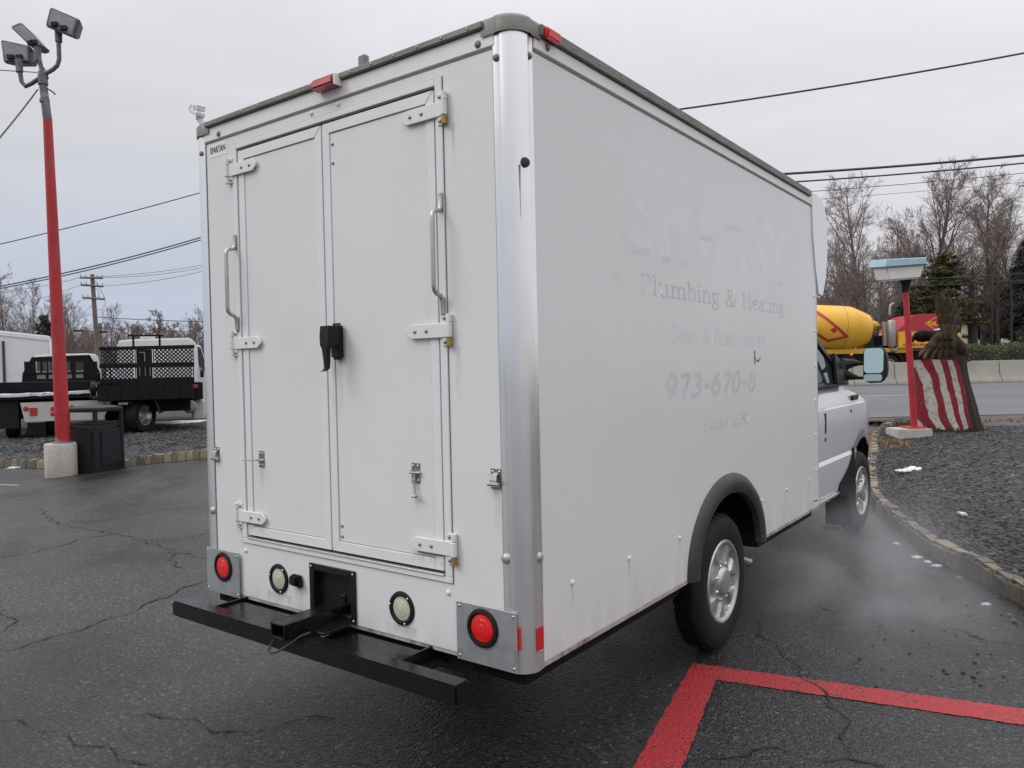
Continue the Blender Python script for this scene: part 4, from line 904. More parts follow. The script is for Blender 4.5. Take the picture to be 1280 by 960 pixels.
for y0, y1 in ((.10, 1.37), (2.53, 3.75)): side_film(y0, y1, .5165, .86, M['spray'])
rear_film(-1.70, -1.186, .517, .70, M['spray']); rear_film(-.882, -.318, .517, .70, M['spray']); 
for x0, x1, z0, z1 in ((-1.70, -1.67, .72, .85), (-.40, -.345, .80, .852), (-.55, -.42, .825, .875), (-1.66, -1.50, .825, .872), (-1.295, -1.24, .55, .62), (-1.0, -.93, 1.35, 1.64), (-1.53, -1.505, 1.02, 1.146), (-.535, -.51, 1.0, 1.145), (-.30, -.285, 2.30, 2.505), (-.305, -.28, 1.45, 1.68), (-.14, -.105, .98, 1.152), (-1.50, -1.32, .518, .568), (-.70, -.54, .518, .565)): rear_film(x0, x1, z0, z1, M['stain'], -.0052 if .80 <= z0 < .87 or z0 > .9 and x0 > -1.64 and x1 < -.385 else -.0011)
for y in (.302, .766, 1.29, 2.505, 2.994, 3.536): side_film(y-.008, y+.008, .62, .745, M['stain'], .0011)
for k in range(6): side_film(YF-.063, YF-.049, .66+.257*k, .78+.257*k, M['stain'], .0011)
mb = B(); mb.box((-CW-.0045, -.0015, .51), (-CW, .0, 2.73)); part('column_seal', mb, M['rail']); mb = B(); mb.box((-2.0+CW, -.0015, .51), (-2.0+CW+.0045, .0, 2.73)); part('column_seal', mb, M['rail']); mb = B(); mb.box((.0, CW, .516), (.0015, CW+.004, 2.728)); part('column_seal', mb, M['rail'])
# ---- nose fairing
pg = [(3.646, 2.737), (3.66, 2.52), (3.715, 2.30), (3.80, 2.08), (3.93, 2.075), (4.03, 2.23), (4.08, 2.40), (4.085, 2.60), (4.055, 2.74), (3.96, 2.825), (3.81, 2.846), (3.646, 2.842)]
part('nose_fairing', B().prism([(-2.010, y, z) for y, z in pg], (2.020, 0, 0)), M['cabwhite'], bev=.016, seg=3)
# ---- cab
def section(y, hw, zt, zs=.50, crown=.02):
    prof = [(hw-.06, zs-.06), (hw-.025, zs), (hw-.010, .60), (hw-.002, .77), (hw-.016, .800), (hw-.012, .83), (hw-.004, .97), (hw, 1.12), (hw-.006, 1.20), (hw-.020, 1.215), (hw-.022, 1.235), (hw-.045, 1.33)]
    prof = [(x, z if z <= zt-.03 else zt-.03-.012*(z-zt+.03)) for x, z in prof] + [(hw-.09, zt), (hw*.6, zt+crown), (0, zt+crown*1.4)]
    r = [Vector((-1.0+x, y, z)) for x, z in prof]; l = [Vector((-1.0-x, y, z)) for x, z in prof[::-1][1:]]
    return r+l
secs = [(3.80, .945, 1.385), (4.4, .952, 1.385), (4.95, .953, 1.380), (5.10, .953, 1.372), (5.35, .952, 1.33), (5.6, .95, 1.285), (5.78, .940, 1.245), (5.95, .905, 1.205), (6.10, .84, 1.165), (6.22, .74, 1.12), (6.28, .60, 1.08)]
body_mb = B(); body_mb.loft([section(*s_) for s_ in secs]); me = body_mb.mesh('cab_body', [M['cabwhite'], M['under']], ang=24)
tmp = bpy.data.objects.new('cab_tmp', me); COL.objects.link(tmp)
cut = MB(O); cut.cyl((-.40, 5.535, .40), (.2, 5.535, .40), .475, n=48).cyl((-1.60, 5.535, .40), (-2.2, 5.535, .40), .475, n=48); cme = cut.mesh('arch_cut', M['under']); 
cto = bpy.data.objects.new('arch_cut', cme); COL.objects.link(cto)
md = tmp.modifiers.new('arch', 'BOOLEAN'); md.operation = 'DIFFERENCE'; md.object = cto; md.solver = 'EXACT'; md.material_mode = 'TRANSFER'
dg = bpy.context.evaluated_depsgraph_get(); dg.update(); bme = bpy.data.meshes.new_from_object(tmp.evaluated_get(dg)); bme.name = 'cab_body'
bpy.data.objects.remove(tmp); bpy.data.objects.remove(cto)
cab = obj('cab', bme, None, truck)
# door skin, handle, moulding
rows = []
for y in (3.83, 4.3, 4.8, 4.985):
    r = section(y, .9565, 1.383)[1:12]; rows.append(r)
part('cab_door', B().loft(rows, caps=False, closed=False), M['cabwhite'], ang=24, parent=cab)
part('door_handle', B().box((-.0485, 4.145, 1.02), (-.0405, 4.185, 1.18)), M['ink'], bev=.004, parent=cab); part('door_lock', B().box((-.0505, 4.15, .955), (-.042, 4.175, .985)), M['ink'], parent=cab)
part('side_marker', B().box((-.072, 5.13, 1.235), (-.055, 5.36, 1.285)), M['blackp'], bev=.01, parent=cab); part('fuel_cap', B().lathe([(0, .006), (.012, .005), (.014, 0)], (-.0465, 5.02, 1.15), (1, 0, 0), 12), M['ink'], parent=cab)
part('sill_trim', B().box((-.075, 3.86, .470), (-.052, 4.62, .492)).box((-.072, 4.2, .466), (-.049, 4.26, .496)), M['alu'], bev=.002, parent=cab)
part('fender_liner', B().box((-.28, 5.04, .12), (-.07, 5.055, .56)), M['under'], bev=.004)
part('arch_lip', B().prism([(-.043, 4.60, .462), (-.043, 4.64, .555), (-.043, 4.88, .655), (-.043, 5.12, .82), (-.043, 5.17, .45), (-.043, 5.09, .13), (-.043, 5.03, .13), (-.043, 4.86, .42)], (-.03, 0, 0)), M['under'], bev=.004)
mb = B()
# greenhouse: roof shell on pillars, glass set in
gz0, gz1 = 1.375, 2.02
def gpt(side, t, z):  # tumblehome
    x = .925-.13*((z-gz0)/(gz1-gz0))**1.2; return -1.0+side*x
A0, A1 = (5.04, 1.385), (3.98, 1.955)
mb = B()
for sd_ in (1, -1):
    pil = [(4.98, 1.392), (5.06, 1.392), (4.04, 1.985), (3.94, 1.955)]
    mb.prism([(gpt(sd_, 0, z)+.004*sd_, y, z) for y, z in pil], (-.07*sd_, 0, 0))
    mb.prism([(gpt(sd_, 0, z)+.003*sd_, y, z) for y, z in [(3.78, 1.392), (3.85, 1.392), (3.83, 1.955), (3.78, 1.955)]], (-.05*sd_, 0, 0))
part('cab_pillars', mb, M['blackp'], bev=.006, parent=cab)
mb = B(); mb.loft([[Vector((gpt(1, 0, 1.955), y, 1.95)), Vector((-.25, y, z)), Vector((-1, y, z+.03)), Vector((-1.75, y, z)), Vector((gpt(-1, 0, 1.955), y, 1.95))] for y, z in ((3.78, 2.03), (3.95, 2.03), (4.06, 1.985))]); part('cab_roof', mb, M['cabwhite'], parent=cab)
mb = B(); mb.add([(gpt(1, 0, z)-.012, y, z) for y, z in ((3.85, 1.388), (5.0, 1.388), (3.96, 1.955), (3.83, 1.955))], [(0, 1, 2, 3)]); mb.prism([(gpt(1, 0, 1.40)-.012, 3.85, 1.386), (gpt(1, 0, 1.40)-.012, 5.0, 1.386), (gpt(1, 0, 1.40)-.012, 4.6, 1.392), (gpt(1, 0, 1.4)-.012, 3.86, 1.392)], (-.01, 0, 0)); part('side_window', mb, M['glass'], parent=cab)
mb = B(); mb.add([(gpt(-1, 0, z)+.012, y, z) for y, z in ((3.85, 1.388), (5.0, 1.388), (3.96, 1.955), (3.83, 1.955))], [(0, 1, 2, 3)]); part('side_window', mb, M['glass'], parent=cab)
mb = B(); mb.add([(-.10, 5.05, 1.392), (-1.90, 5.05, 1.392), (-1.80, 4.03, 1.98), (-.20, 4.03, 1.98)], [(0, 1, 2, 3)]); part('windscreen', mb, M['glass'], parent=cab)
part('window_trim', B().prism([(-.085, 3.85, 1.380), (-.085, 5.02, 1.380), (-.085, 5.02, 1.398), (-.085, 3.85, 1.398)], (.022, 0, 0)), M['blackp'], parent=cab, bev=.003)
part('dash_block', B().box((-1.85, 3.85, .9), (-.15, 4.9, 1.30)), M['under'], parent=cab)
# mirror
def mtilt(p, lift=0.0): return Vector((p[0], 5.0+(p[0]-.06)*.36+(p[2]-1.55)*.14+lift, p[2]))
mr = part('wing_mirror', B().prism([mtilt(p) for p in [(.060, 5.03, 1.415), (.115, 5.03, 1.395), (.19, 5.03, 1.398), (.232, 5.03, 1.430), (.243, 5.03, 1.50), (.238, 5.03, 1.62), (.218, 5.03, 1.685), (.178, 5.03, 1.712), (.11, 5.03, 1.712), (.066, 5.03, 1.70), (.058, 5.03, 1.66)]], (0, .085, 0)), M['blackp'], bev=.018, seg=3)
def rrect(x0, x1, z0, z1, r, y): return [mtilt((cx+r*math.cos(math.radians(a)), y, cz+r*math.sin(math.radians(a))), -.004) for cx, cz, a0 in ((x1-r, z0+r, -90), (x1-r, z1-r, 0), (x0+r, z1-r, 90), (x0+r, z0+r, 180)) for a in (a0, a0+30, a0+60, a0+90)]
mb = B(); mb.prism(rrect(.068, .213, 1.482, 1.697, .03, 5.027), (0, .005, 0)); part('mirror_pane', mb, M['mirror'], parent=mr)
mb = B(); mb.prism(rrect(.068, .205, 1.412, 1.472, .02, 5.027), (0, .005, 0)); part('mirror_pane', mb, mat('convex_mirror', (.35, .42, .42), .08, metal=1.0), parent=mr)
mb = B(); mb.tube([(.075, 5.05, 1.565), (.03, 5.03, 1.568), (-.02, 5.0, 1.572), (-.09, 4.95, 1.56)], [.016, .018, .035, .06], 10).tube([(.075, 5.05, 1.44), (.02, 5.03, 1.44), (-.04, 5.0, 1.455), (-.10, 4.95, 1.48)], [.013, .015, .035, .055], 10)
mb.prism([(-.085, 4.62, 1.40), (-.085, 5.02, 1.40), (-.115, 4.80, 1.62), (-.12, 4.68, 1.66)], (.028, 0, 0)); part('mirror_arm', mb, M['blackp'], bev=.004, parent=mr)
# headlamp corner and bumper of the cab front
part('front_bumper', B().loft([[Vector((x, y, z)) for z in (.42, .62)] + [Vector((x, y-.05, z)) for z in (.62, .42)] for x, y in ((-.10, 6.02), (-.16, 6.22), (-.4, 6.34), (-1.6, 6.34), (-1.84, 6.22), (-1.90, 6.02))]), M['alu'], bev=.01)
# ================================================================== LEFT SIDE: pole, bin, trucks
# ---- floodlight pole
F = Frame(77, 595, 12.3); pole = thing('light_pole', 'red light pole with three floodlights on a round concrete base', 'light pole', F.o, VROT)
c0 = F(77, 595); c1 = F(76, 554)
obj('concrete_base', MB().lathe([(0, -.02), (.225, -.02), (.232, .0), (.232, c1.z-.02), (.222, c1.z), (0, c1.z+.002)], (c0.x, 0, 0), (0, 0, 1), 32), M['concrete'], pole)
b0, b1, b2 = F(79, 550), F(59.5, 150), F(52.5, 95)
obj('base_flange', MB().lathe([(0, 0), (.14, 0), (.14, .02), (.11, .03), (.105, .09), (0, .09)], (b0.x-.005, 0, c1.z), (0, 0, 1), 20), M['rail'], pole)
mb = MB(); mb.cyl((b0.x, 0, c1.z+.03), b1, .108, .066, 20); mb.cyl(b0.lerp(b1, .08), b0.lerp(b1, .085), .109, .109, 20); obj('pole_shaft', mb, M['redpaint'], pole, ang=40)
obj('pole_top', MB().cyl(b1, b2, .0655, .055, 18).cyl(F(56, 128), F(55.6, 124), .072, .072, 18).cyl(F(54, 106), F(53, 90), .074, .065, 14), M['lampgrey'], pole)
def flood(corners, dd, arm, depth, nm):
    """housing seen as a quad, real depth behind it"""
    q = [F(*c, dd) for c in corners]; ctr = sum(q, Vector())/4; ex = (q[1]-q[0]).normalized(); ez = (q[0]-q[3]).normalized(); ey = Vector((0, 1, 0))
    h = MB(); back = [ctr+(p-ctr)*.72+ey*depth for p in q]; h.loft([q, [p+ey*.06 for p in q], back])
    a = obj('floodlight', h, M['lampgrey'], pole, bev=.02, seg=2)
    fr = MB(); inn = [ctr+(p-ctr)*.82-ey*.006 for p in q]; fr.prism([p for p in inn], ey*.02); obj('lens_plate', fr, M['galv'], a, bev=.006)
    v = MB(); lo = [ctr+(q[3]-ctr)*.7-ey*.02, ctr+(q[2]-ctr)*.7-ey*.02]
    for t in (.25, .7): v.cbox(lo[0].lerp(lo[1], t)+ez*.03, (.10, .06, .07))
    obj('ballast_box', v, M['blackp'], a, bev=.006)
    k = MB(); k.tube(arm, .034, 10); k.cyl(arm[-1]-Vector((0, 0, .16)), arm[-1]+Vector((0, 0, .05)), .05, .055, 12); obj('lamp_arm', k, M['lampgrey'], a)
flood([(62, 8), (99, 24), (92, 47), (56, 32)], -.15, [F(57, 92), F(66, 87), F(71.5, 82), F(74, 74), F(73.5, 60), F(73, 40)], .26, 'a')
flood([(12, 33), (25, 27), (54, 58), (42, 62)], .0, [F(53, 92), F(50.5, 80), F(47, 64)], .34, 'b')
flood([(0, 49), (37, 57), (38, 78), (4, 78)], .05, [F(52, 96), F(40, 104), F(32, 108), F(27, 102), F(25, 90), F(24, 78)], .30, 'c')
mb = MB(); mb.tube([F(38, 77), F(46, 79), F(54, 84), F(58, 90), F(60.5, 98), F(56, 102)], .009, 6).tube([F(58, 110), F(66, 115), F(69, 118)], .012, 6); obj('loose_cable', mb, M['wire'], pole)
# ---- bin
F = Frame(121, 592, 12.75); bn = thing('trash_can', 'black square litter bin with open sides under its lid, beside the concrete pole base', 'trash can', F.o+Vector((0, 0, .0)), VROT+math.radians(75))
s_ = .285
mb = MB(); mb.loft([[(x*k, y*k, z) for x, y in ((-1, -1), (1, -1), (1, 1), (-1, 1))] for z, k in ((.02, s_*1.0), (.08, s_*1.02), (.78, s_*.97))]); obj('bin_body', mb, M['can'], bn, bev=.02, seg=2)
for i, (dx, dy) in enumerate(((0, -1), (1, 0), (0, 1), (-1, 0))):
    R_ = Matrix.Rotation(math.atan2(dx, -dy), 3, 'Z'); mb = MB()
    pts = [R_ @ Vector((x, -s_*1.02-.008, z)) for x, z in ((-.20, .15), (.20, .15), (.195, .72), (-.195, .72))]; mb.prism(pts, R_ @ Vector((0, .02, 0))); obj('bin_panel', mb, M['can'], bn, bev=.008, seg=2)
    mb = MB(); a = R_ @ Vector((-s_*.97, -s_*.97, 0)); mb.tube([a+Vector((0, 0, .04)), a+Vector((0, 0, .8)), a*.985+Vector((0, 0, 1.05))], .030, 8); obj('corner_post', mb, M['can'], bn)
    for z0, z1 in ((.79, .825), (.835, .865)):
        mb = MB(); p = [R_ @ Vector((x, y, z0)) for x, y in ((-s_, -s_*.99), (s_, -s_*.99), (s_, -s_*.93), (-s_, -s_*.93))]; mb.prism(p, (0, 0, z1-z0)); obj('band', mb, M['can'], bn, bev=.006)
mb = MB(); mb.loft([[(x*k, y*k, z) for x, y in ((-1, -1), (1, -1), (1, 1), (-1, 1))] for z, k in ((1.035, s_*1.03), (1.055, s_*1.08), (1.10, s_*1.06), (1.135, s_*.6))]); obj('bin_lid', mb, M['can'], bn, bev=.02, seg=2)
mb = MB(); mb.box((-s_*1.06, -s_*1.06, .0), (s_*1.06, s_*1.06, .05)); obj('bin_foot', mb, M['can'], bn, bev=.012)
# ---- road wheels shared by the parked trucks
def truck_wheel_mesh(R_, w_):
    ty = MB().lathe([(R_*.55, -.02), (R_*.62, 0), (R_*.8, .012), (R_*.95, 0), (R_, -.04), (R_, -w_+.04), (R_*.95, -w_), (R_*.55, -w_+.02)], (0, 0, 0), (1, 0, 0), 36).mesh('tyre', M['rubber'], ang=40)
    rm = MB().lathe([(0, -.03), (R_*.14, -.03), (R_*.16, -.07), (R_*.36, -.10), (R_*.48, -.07), (R_*.53, -.01), (R_*.57, -.008), (R_*.57, -.05)], (0, 0, 0), (1, 0, 0), 36).mesh('rim', M['silver'], ang=40)
    return ty, rm
TW = truck_wheel_mesh(.42, .26)
def road_wheel(parent, loc, rz):
    a = place('wheel', TW[0], parent, loc, (0, 0, rz)); place('rim', TW[1], a, (0, 0, 0)); return a
# ---- black flatbed seen from behind
F = Frame(72, 545, 17.2, True); fb = thing('flatbed_truck', 'black flatbed truck with a snowy deck edge and slotted headboard behind the red pole', 'truck', F.o, F.rz)
T_ = M['truckblack']
def fbox(a, b, d0, d1): p = F(*a); q = F(*b); return MB().box((p.x, d0, p.z), (q.x, d1, q.z))
obj('deck', fbox((-14, 487), (113, 497), 0, 4.3), T_, fb, bev=.01)
obj('tail_rail', fbox((-14, 478.5), (119, 486.5), -.03, .04), T_, fb, bev=.008); obj('deck_side', fbox((113.2, 479), (119, 492), .05, 4.2), T_, fb, bev=.008)
sm = MB()
p, q = F(-14, 497.5), F(113, 490)
sm.loft([[Vector((p.x+(q.x-p.x)*t, y, F(0, 494.5+(-3.5 if t > .5 else 1)*abs(t-.5)).z+dz+rnd.uniform(-.01, .01))) for t in [i/16 for i in range(17)]] for y, dz in ((-.05, -.035), (-.055, .025), (-.02, .04))], caps=False, closed=False); obj('deck_snow', sm, M['snow'], fb, kind='stuff', fixn=False)
rl = MB(); c = F(121, 486); rl.cyl((c.x-.13, -.06, c.z), (c.x-.02, -.06, c.z), .165, n=18).cyl((c.x, -.06, c.z), (c.x+.12, -.06, c.z), .155, n=18).cyl((c.x-.16, -.06, c.z), (c.x+.55, -.06, c.z-.05), .05, n=10); obj('tail_roller', rl, M['rubber'], fb, bev=.01)
pl = MB(); pl.prism([F(*k, -.0) for k in ((25, 503.5), (140, 499.5), (129, 524), (31, 527.5))], (0, .03, 0)); obj('tail_plate', pl, M['dirtywhite'], fb, bev=.004)
red = M['redlens']
for px, py, r in ((32.5, 511, .055), (66, 511, .05), (66, 517.5, .05), (90, 509, .05), (131, 507, .045)):
    c = F(px, py); obj('tail_lamp', MB().lathe([(0, .02), (r*.8, .016), (r, 0)], (c.x, -.004, c.z), (0, -1, 0), 16), M['dimred'], fb)
c = F(42, 514.5); obj('lamp_box', MB().box((c.x-.07, -.03, c.z-.085), (c.x+.07, .0, c.z+.085)), M['dimred'], fb, bev=.006); c = F(42.5, 511); 
obj('licence_bracket', fbox((34, 529), (58, 544), .05, .09), M['dirtywhite'], fb, bev=.004).active_material = M['truckblack']
hb = MB(); D_ = 4.2; hp = [F(*k, D_) for k in ((28, 478), (28, 467), (40, 447), (112, 444), (125, 466), (125, 478))]
wins = [(45, 50, 452, 464), (53, 58, 452, 466), (61, 66, 451, 464), (82, 88, 451, 465), (95, 104, 452, 464)]
sl = [(46.5, 57, 467.5, 474), (61, 70, 467, 474), (80, 90, 466, 473), (95, 104, 465, 473)]
# headboard built of bars round its openings
def hb_box(x0, x1, y0, y1, dd=0.0): p = F(x0, y0, D_); q = F(x1, y1, D_); hb.box((p.x, p.y+dd, p.z), (q.x, p.y+.05+dd, q.z))
xs = [30, 45, 50, 53, 58, 61, 66, 82, 88, 95, 104, 122]
for i in range(0, len(xs)-1, 2): hb_box(xs[i], xs[i+1], 452, 466)
hb_box(30, 122, 466.1, 467.4); 
for a, b in ((30, 46.5), (57, 61), (70, 80), (90, 95), (104, 124)): hb_box(a, b, 467.5, 474)
hb_box(29, 124.5, 474.1, 478.2); p5 = [F(*k, D_) for k in ((37, 451.9), (40, 446.5), (112, 443.5), (117, 451.9))]; hb.prism(p5, (0, .05, 0))
p6 = [F(*k, D_) for k in ((27.5, 478), (28, 467), (40, 446), (42, 446.5), (30.5, 467.5), (30.5, 478))]; hb.prism(p6, (0, .08, 0)); p6 = [F(*k, D_) for k in ((126, 478), (125.5, 466), (112, 443.5), (109.5, 444), (122.5, 466.5), (122.5, 478))]; hb.prism(p6, (0, .08, 0)); obj('headboard', hb, T_, fb)
cb = MB(); r0 = [F(*k, 4.6) for k in ((27, 480), (27, 466), (42, 444.5), (60, 442.5), (110, 441.5), (122, 443), (127, 465), (127, 480))]; cb.loft([r0, [p+Vector((0, 1.7, 0)) for p in r0]]); cabw = obj('cab', cb, M['truckwhite'], fb, bev=.04, seg=2)
gl = MB()
for a, b in (((46, 449), (58, 463)), ((61, 449), (104, 462))): p = F(*a, 4.58); q = F(*b, 4.58); gl.box((p.x, p.y-.012, p.z), (q.x, p.y+.01, q.z))
p = [F(*k, 4.62) for k in ((113, 448), (121, 446), (125, 464), (118, 464))]; obj('rear_window', gl, M['glass'], cabw)
obj('panel_slot', MB().box(F(46, 467, 4.55), F(105, 474, 4.55)+Vector((0, .02, 0))), M['dirtywhite'], cabw)
for px in (24, 74, 152): 
    c = F(px, 545); road_wheel(fb, (F(px, 540).x, .55 if px < 100 else 1.2, .42), -PI/2 + (PI/2 if px < 100 else PI/2))
obj('chassis', fbox((5, 503), (148, 519), .35, 3.8), M['under'], fb); obj('mud_guard', MB().box(F(-10, 499, .1), F(24, 535, .1)+Vector((0, .02, 0))), M['rubber'], fb)
tb = MB()
for a, b in (((146, 516), (158, 519)), ((146, 524.5), (158, 528)), ((143, 507), (160, 541))): p = F(*a, .5); q = F(*b, .5); tb.box((p.x, p.y+(0 if a[1] != 507 else .03), p.z), (q.x, p.y+.4, q.z))
obj('side_step', tb, T_, fb, bev=.006)
# ---- stake truck with mesh sides and white cab
F = Frame(180, 543, 17.6, True); st = thing('stake_truck', 'black mesh sided dump truck with a white cab, between the bin and the box truck', 'truck', F.o, F.rz)
obj('dump_bed', fbox((121, 479), (242, 498), 0, 3.6), T_, st, bev=.012)
for x in (126, 168, 191, 240.5): p = F(x, 432.5); q = F(x+2.6, 479); obj('gate_post', MB().box((p.x, -.02, p.z), (q.x, .05, q.z)), T_, st, bev=.005)
for x in (133, 150, 172, 189, 206, 225): p = F(x, 480); q = F(x+1.6, 497); obj('bed_rib', MB().box((p.x, -.03, p.z), (q.x, .0, q.z)), T_, st, bev=.004)
for y0, y1 in ((431.5, 436), (454.5, 458.5), (474, 479)):
    p = F(124, y0); q = F(243, y1); mb = MB().prism([F(124, y0+2.2), F(243, y0-.6), F(243, y1-.6), F(124, y1+2.2)] if y0 < 440 else [p, Vector((q.x, p.y, p.z)), q, Vector((p.x, q.y, q.z))], (0, .04, 0)); obj('gate_rail', mb, T_, st, bev=.004)
def lattice(x0, x1, y0, y1):
    a = F(x0, y1); b = F(x1, y0); W_ = b.x-a.x; H_ = b.z-a.z; mb = MB(); p_ = .088; k = -H_
    def seg(xa, za, xb, zb):
        d = Vector((xb-xa, 0, zb-za)).normalized(); n = Vector((-d.z, 0, d.x))*.0135
        mb.prism([Vector((a.x+xa, 0, a.z+za))-n, Vector((a.x+xb, 0, a.z+zb))-n, Vector((a.x+xb, 0, a.z+zb))+n, Vector((a.x+xa, 0, a.z+za))+n], (0, .02, 0))
    while k < W_:
        x_0, z_0 = max(k, 0), max(-k, 0); t = min(W_-x_0, H_-z_0); seg(x_0, z_0, x_0+t, z_0+t)
        xx0 = W_-x_0; seg(xx0, z_0, xx0-t, z_0+t); k += p_
    obj('mesh_screen', mb, T_, st, kind='stuff')
for x0, x1 in ((128.5, 167), (193.5, 240.5)):
    for y0, y1 in ((435.5, 455), (458.5, 474.5)): lattice(x0, x1, y0, y1)
mb = MB(); p = F(170, 437); q = F(191, 474); mb.box((p.x, .01, p.z), (q.x, .04, q.z)); obj('centre_gate', mb, T_, st, bev=.004)
for x in (174, 181, 187): p = F(x, 459); q = F(x+1.2, 470); obj('gate_rib', MB().box((p.x, -.02, p.z), (q.x, .01, q.z)), M['dirtywhite'], st).active_material = M['galv']
p = F(180, 440); obj('gate_latch', MB().box((p.x, -.02, p.z-.22), (p.x+.02, .005, p.z)).box((p.x-.1, -.02, p.z-.02), (p.x+.02, .005, p.z)), M['galv'], st)
for x in (165, 198): p = F(x, 419, .1); q = F(x+3.2, 434, .1); obj('cab_guard', MB().box((p.x, .1, p.z), (q.x, .16, q.z)), T_, st)
p = F(160, 418.5, .1); q = F(204, 420.5, .1); obj('cab_guard', MB().box((p.x, .09, p.z), (q.x, .17, q.z)), T_, st)
D_ = 3.9; r0 = [F(*k, D_) for k in ((146, 480), (146, 428), (150, 425), (168, 423.6), (236, 422), (243, 425), (247, 434), (249.5, 480))]
r1 = [p+Vector((.0, 1.5, 0)) for p in r0]; r2 = [p+Vector((.0, 2.0, (-.5 if p.z > 2.0 else -.02))) for p in r0]
cw = obj('cab', MB().loft([r0, r1, r2]), M['truckwhite'], st, bev=.05, seg=2)
obj('roof_lamp', MB().box(F(175, 419.4, D_+.6), F(194, 423, D_+.6)+Vector((0, .25, 0))), M['cream'], cw, bev=.02)
g = [F(*k, D_) for k in ((239.2, 432), (246.6, 434), (254.5, 458), (252, 464), (240, 452))]
obj('side_window', MB().prism([p+Vector((.10, .25, 0)) for p in g], (.02, .25, 0)), M['glass'], cw)
g = [F(*k, D_) for k in ((237.8, 429), (247.5, 431.5), (256.5, 459), (258, 520), (250, 520), (237.8, 480))]; obj('cab_door', MB().prism([p+Vector((.08, .3, 0)) for p in g], (.0, .9, 0)), M['truckwhite'], cw, bev=.02)
mr_ = F(252.5, 467, D_); obj('cab_mirror', MB().cbox(mr_, (.10, .08, .22)), M['blackp'], cw, bev=.02); dl = F(243, 469.5, D_-.05); obj('cab_badge', MB().cbox(dl+Vector((0, .25, 0)), (.12, .02, .06)), M['blackp'], cw, bev=.01)
obj('cab_rear', MB().box(F(147, 480, D_-.05), F(249, 500, D_-.05)+Vector((0, .3, 0))), M['under'], st)
p = F(232, 478, .8); q = F(254, 499, .8); obj('side_box', MB().box((p.x, .8, p.z), (q.x, 2.0, q.z)), T_, st, bev=.01); p = F(241, 480.5, .78); q = F(247.5, 485, .78); obj('side_lamp', MB().box((p.x, .77, p.z), (q.x, .80, q.z)), M['dimred'], st)
c = F(180, 521); road_wheel(st, (c.x+.04, .45, .425), -math.radians(35))
mb = MB(); fr = []
for i in range(15):
    a = PI*(1.02-1.0*i/14); fr.append([Vector((c.x+(.50+o_)*math.cos(a)*.62+.08*(k), .28+k*.32, .42+(.50+o_)*math.sin(a))) for o_, k in ((0, 0), (.05, .02), (.05, 1), (0, 1))])
obj('wheel_guard', MB().loft(fr), M['greyp'], st)
obj('chassis', fbox((186, 498), (240, 514), .5, 3.6), M['under'], st)
c = F(237, 508, .9); obj('air_tank', MB().lathe([(0, -.3), (.13, -.28), (.16, -.22), (.16, .22), (.13, .28), (0, .3)], c, (0, 1, 0), 18), M['galv'], st); c = F(248, 512, 1.2); obj('cab_step', MB().cbox(c, (.3, .3, .5)), M['dirtywhite'], st, bev=.04)
# ---- white box trailer
F = Frame(30, 500, 26, True); bt = thing('box_trailer', 'plain white box trailer behind the black flatbed, at the edge of the lot', 'trailer', F.o, F.rz)
r0 = [F(*k) for k in ((-60, 480), (-60, 410), (-55, 407), (60, 419.5), (65, 422), (66, 480))]; tb = obj('trailer_box', MB().loft([r0, [p+Vector((.2, 6, 0)) for p in r0]]), M['truckwhite'], bt, bev=.05, seg=2)
obj('top_rail', MB().prism([F(*k, -.03) for k in ((-58, 409.5), (59, 421), (64, 424), (64, 426), (-58, 413))], (0, .02, 0)), M['header'], bt); obj('corner_post', MB().prism([F(*k, -.04) for k in ((61.5, 426), (66, 426), (66.5, 480), (62, 480))], (0, .03, 0)), M['alu'], bt)
obj('door_bar', MB().box(F(2.2, 426, -.08), F(7.6, 480, -.08)+Vector((0, .05, 0))), M['navy'], bt, bev=.01)
obj('trailer_frame', MB().box(F(-55, 480), F(62, 492)+Vector((0, 5, 0))), M['under'], bt)
for x in (0, 44): road_wheel(bt, (F(x, 500).x, .8, .42), -PI/2)
# ---- utility poles and overhead wires
F = Frame(124, 462, 46); up = thing('utility_pole', 'wooden utility pole with three crossarms beyond the parked trucks', 'utility pole', F.o, VROT)
obj('pole_shaft', MB().cyl(F(124.5, 462)+Vector((0, 0, -1.5)), F(115.2, 343), .165, .11, 12), M['wood'], up)
for (xa, ya), (xb, yb) in (((100, 347), (128.5, 347.5)), ((101, 356), (129, 358)), ((103, 372), (131, 374))):
    a, b = F(xa, ya, -.14), F(xb, yb, -.14); obj('crossarm', MB().cyl(a, b, .062, n=4), M['wood'], up)
    for t in (.02, .25, .75, .97): obj('insulator', MB().cyl(a.lerp(b, t), a.lerp(b, t)+Vector((0, 0, .20)), .035, .02, 8), M['galv'], up)
for x, y in ((98, 413.5), (130, 415)):
    c = F(x, y, -.1); obj('streetlight_head', MB().cbox(c, (.42, .3, .10)), M['blackp'], up, bev=.02)
mb = MB(); mb.tube([F(122, 414), F(130, 415)], .03, 6).tube([F(121, 414), F(98, 414)], .03, 6).tube([F(119, 360, -.1), F(122.5, 362, -.1), F(124, 366, -.1), F(122, 372, -.1)], .012, 5).tube([F(117, 349), F(122, 356), F(128, 366), F(131, 374), F(131.5, 381), F(127, 387), F(120.5, 388)], .012, 5); obj('drop_cable', mb, M['wire'], up)
F = Frame(126, 462, 47.5); u2 = thing('utility_pole', 'short plain pole standing just beside the crossarm utility pole', 'utility pole', F.o, VROT); obj('pole_shaft', MB().cyl(F(127.5, 462)+Vector((0, 0, -1.5)), F(125, 404), .12, .10, 10), M['wood'], u2)
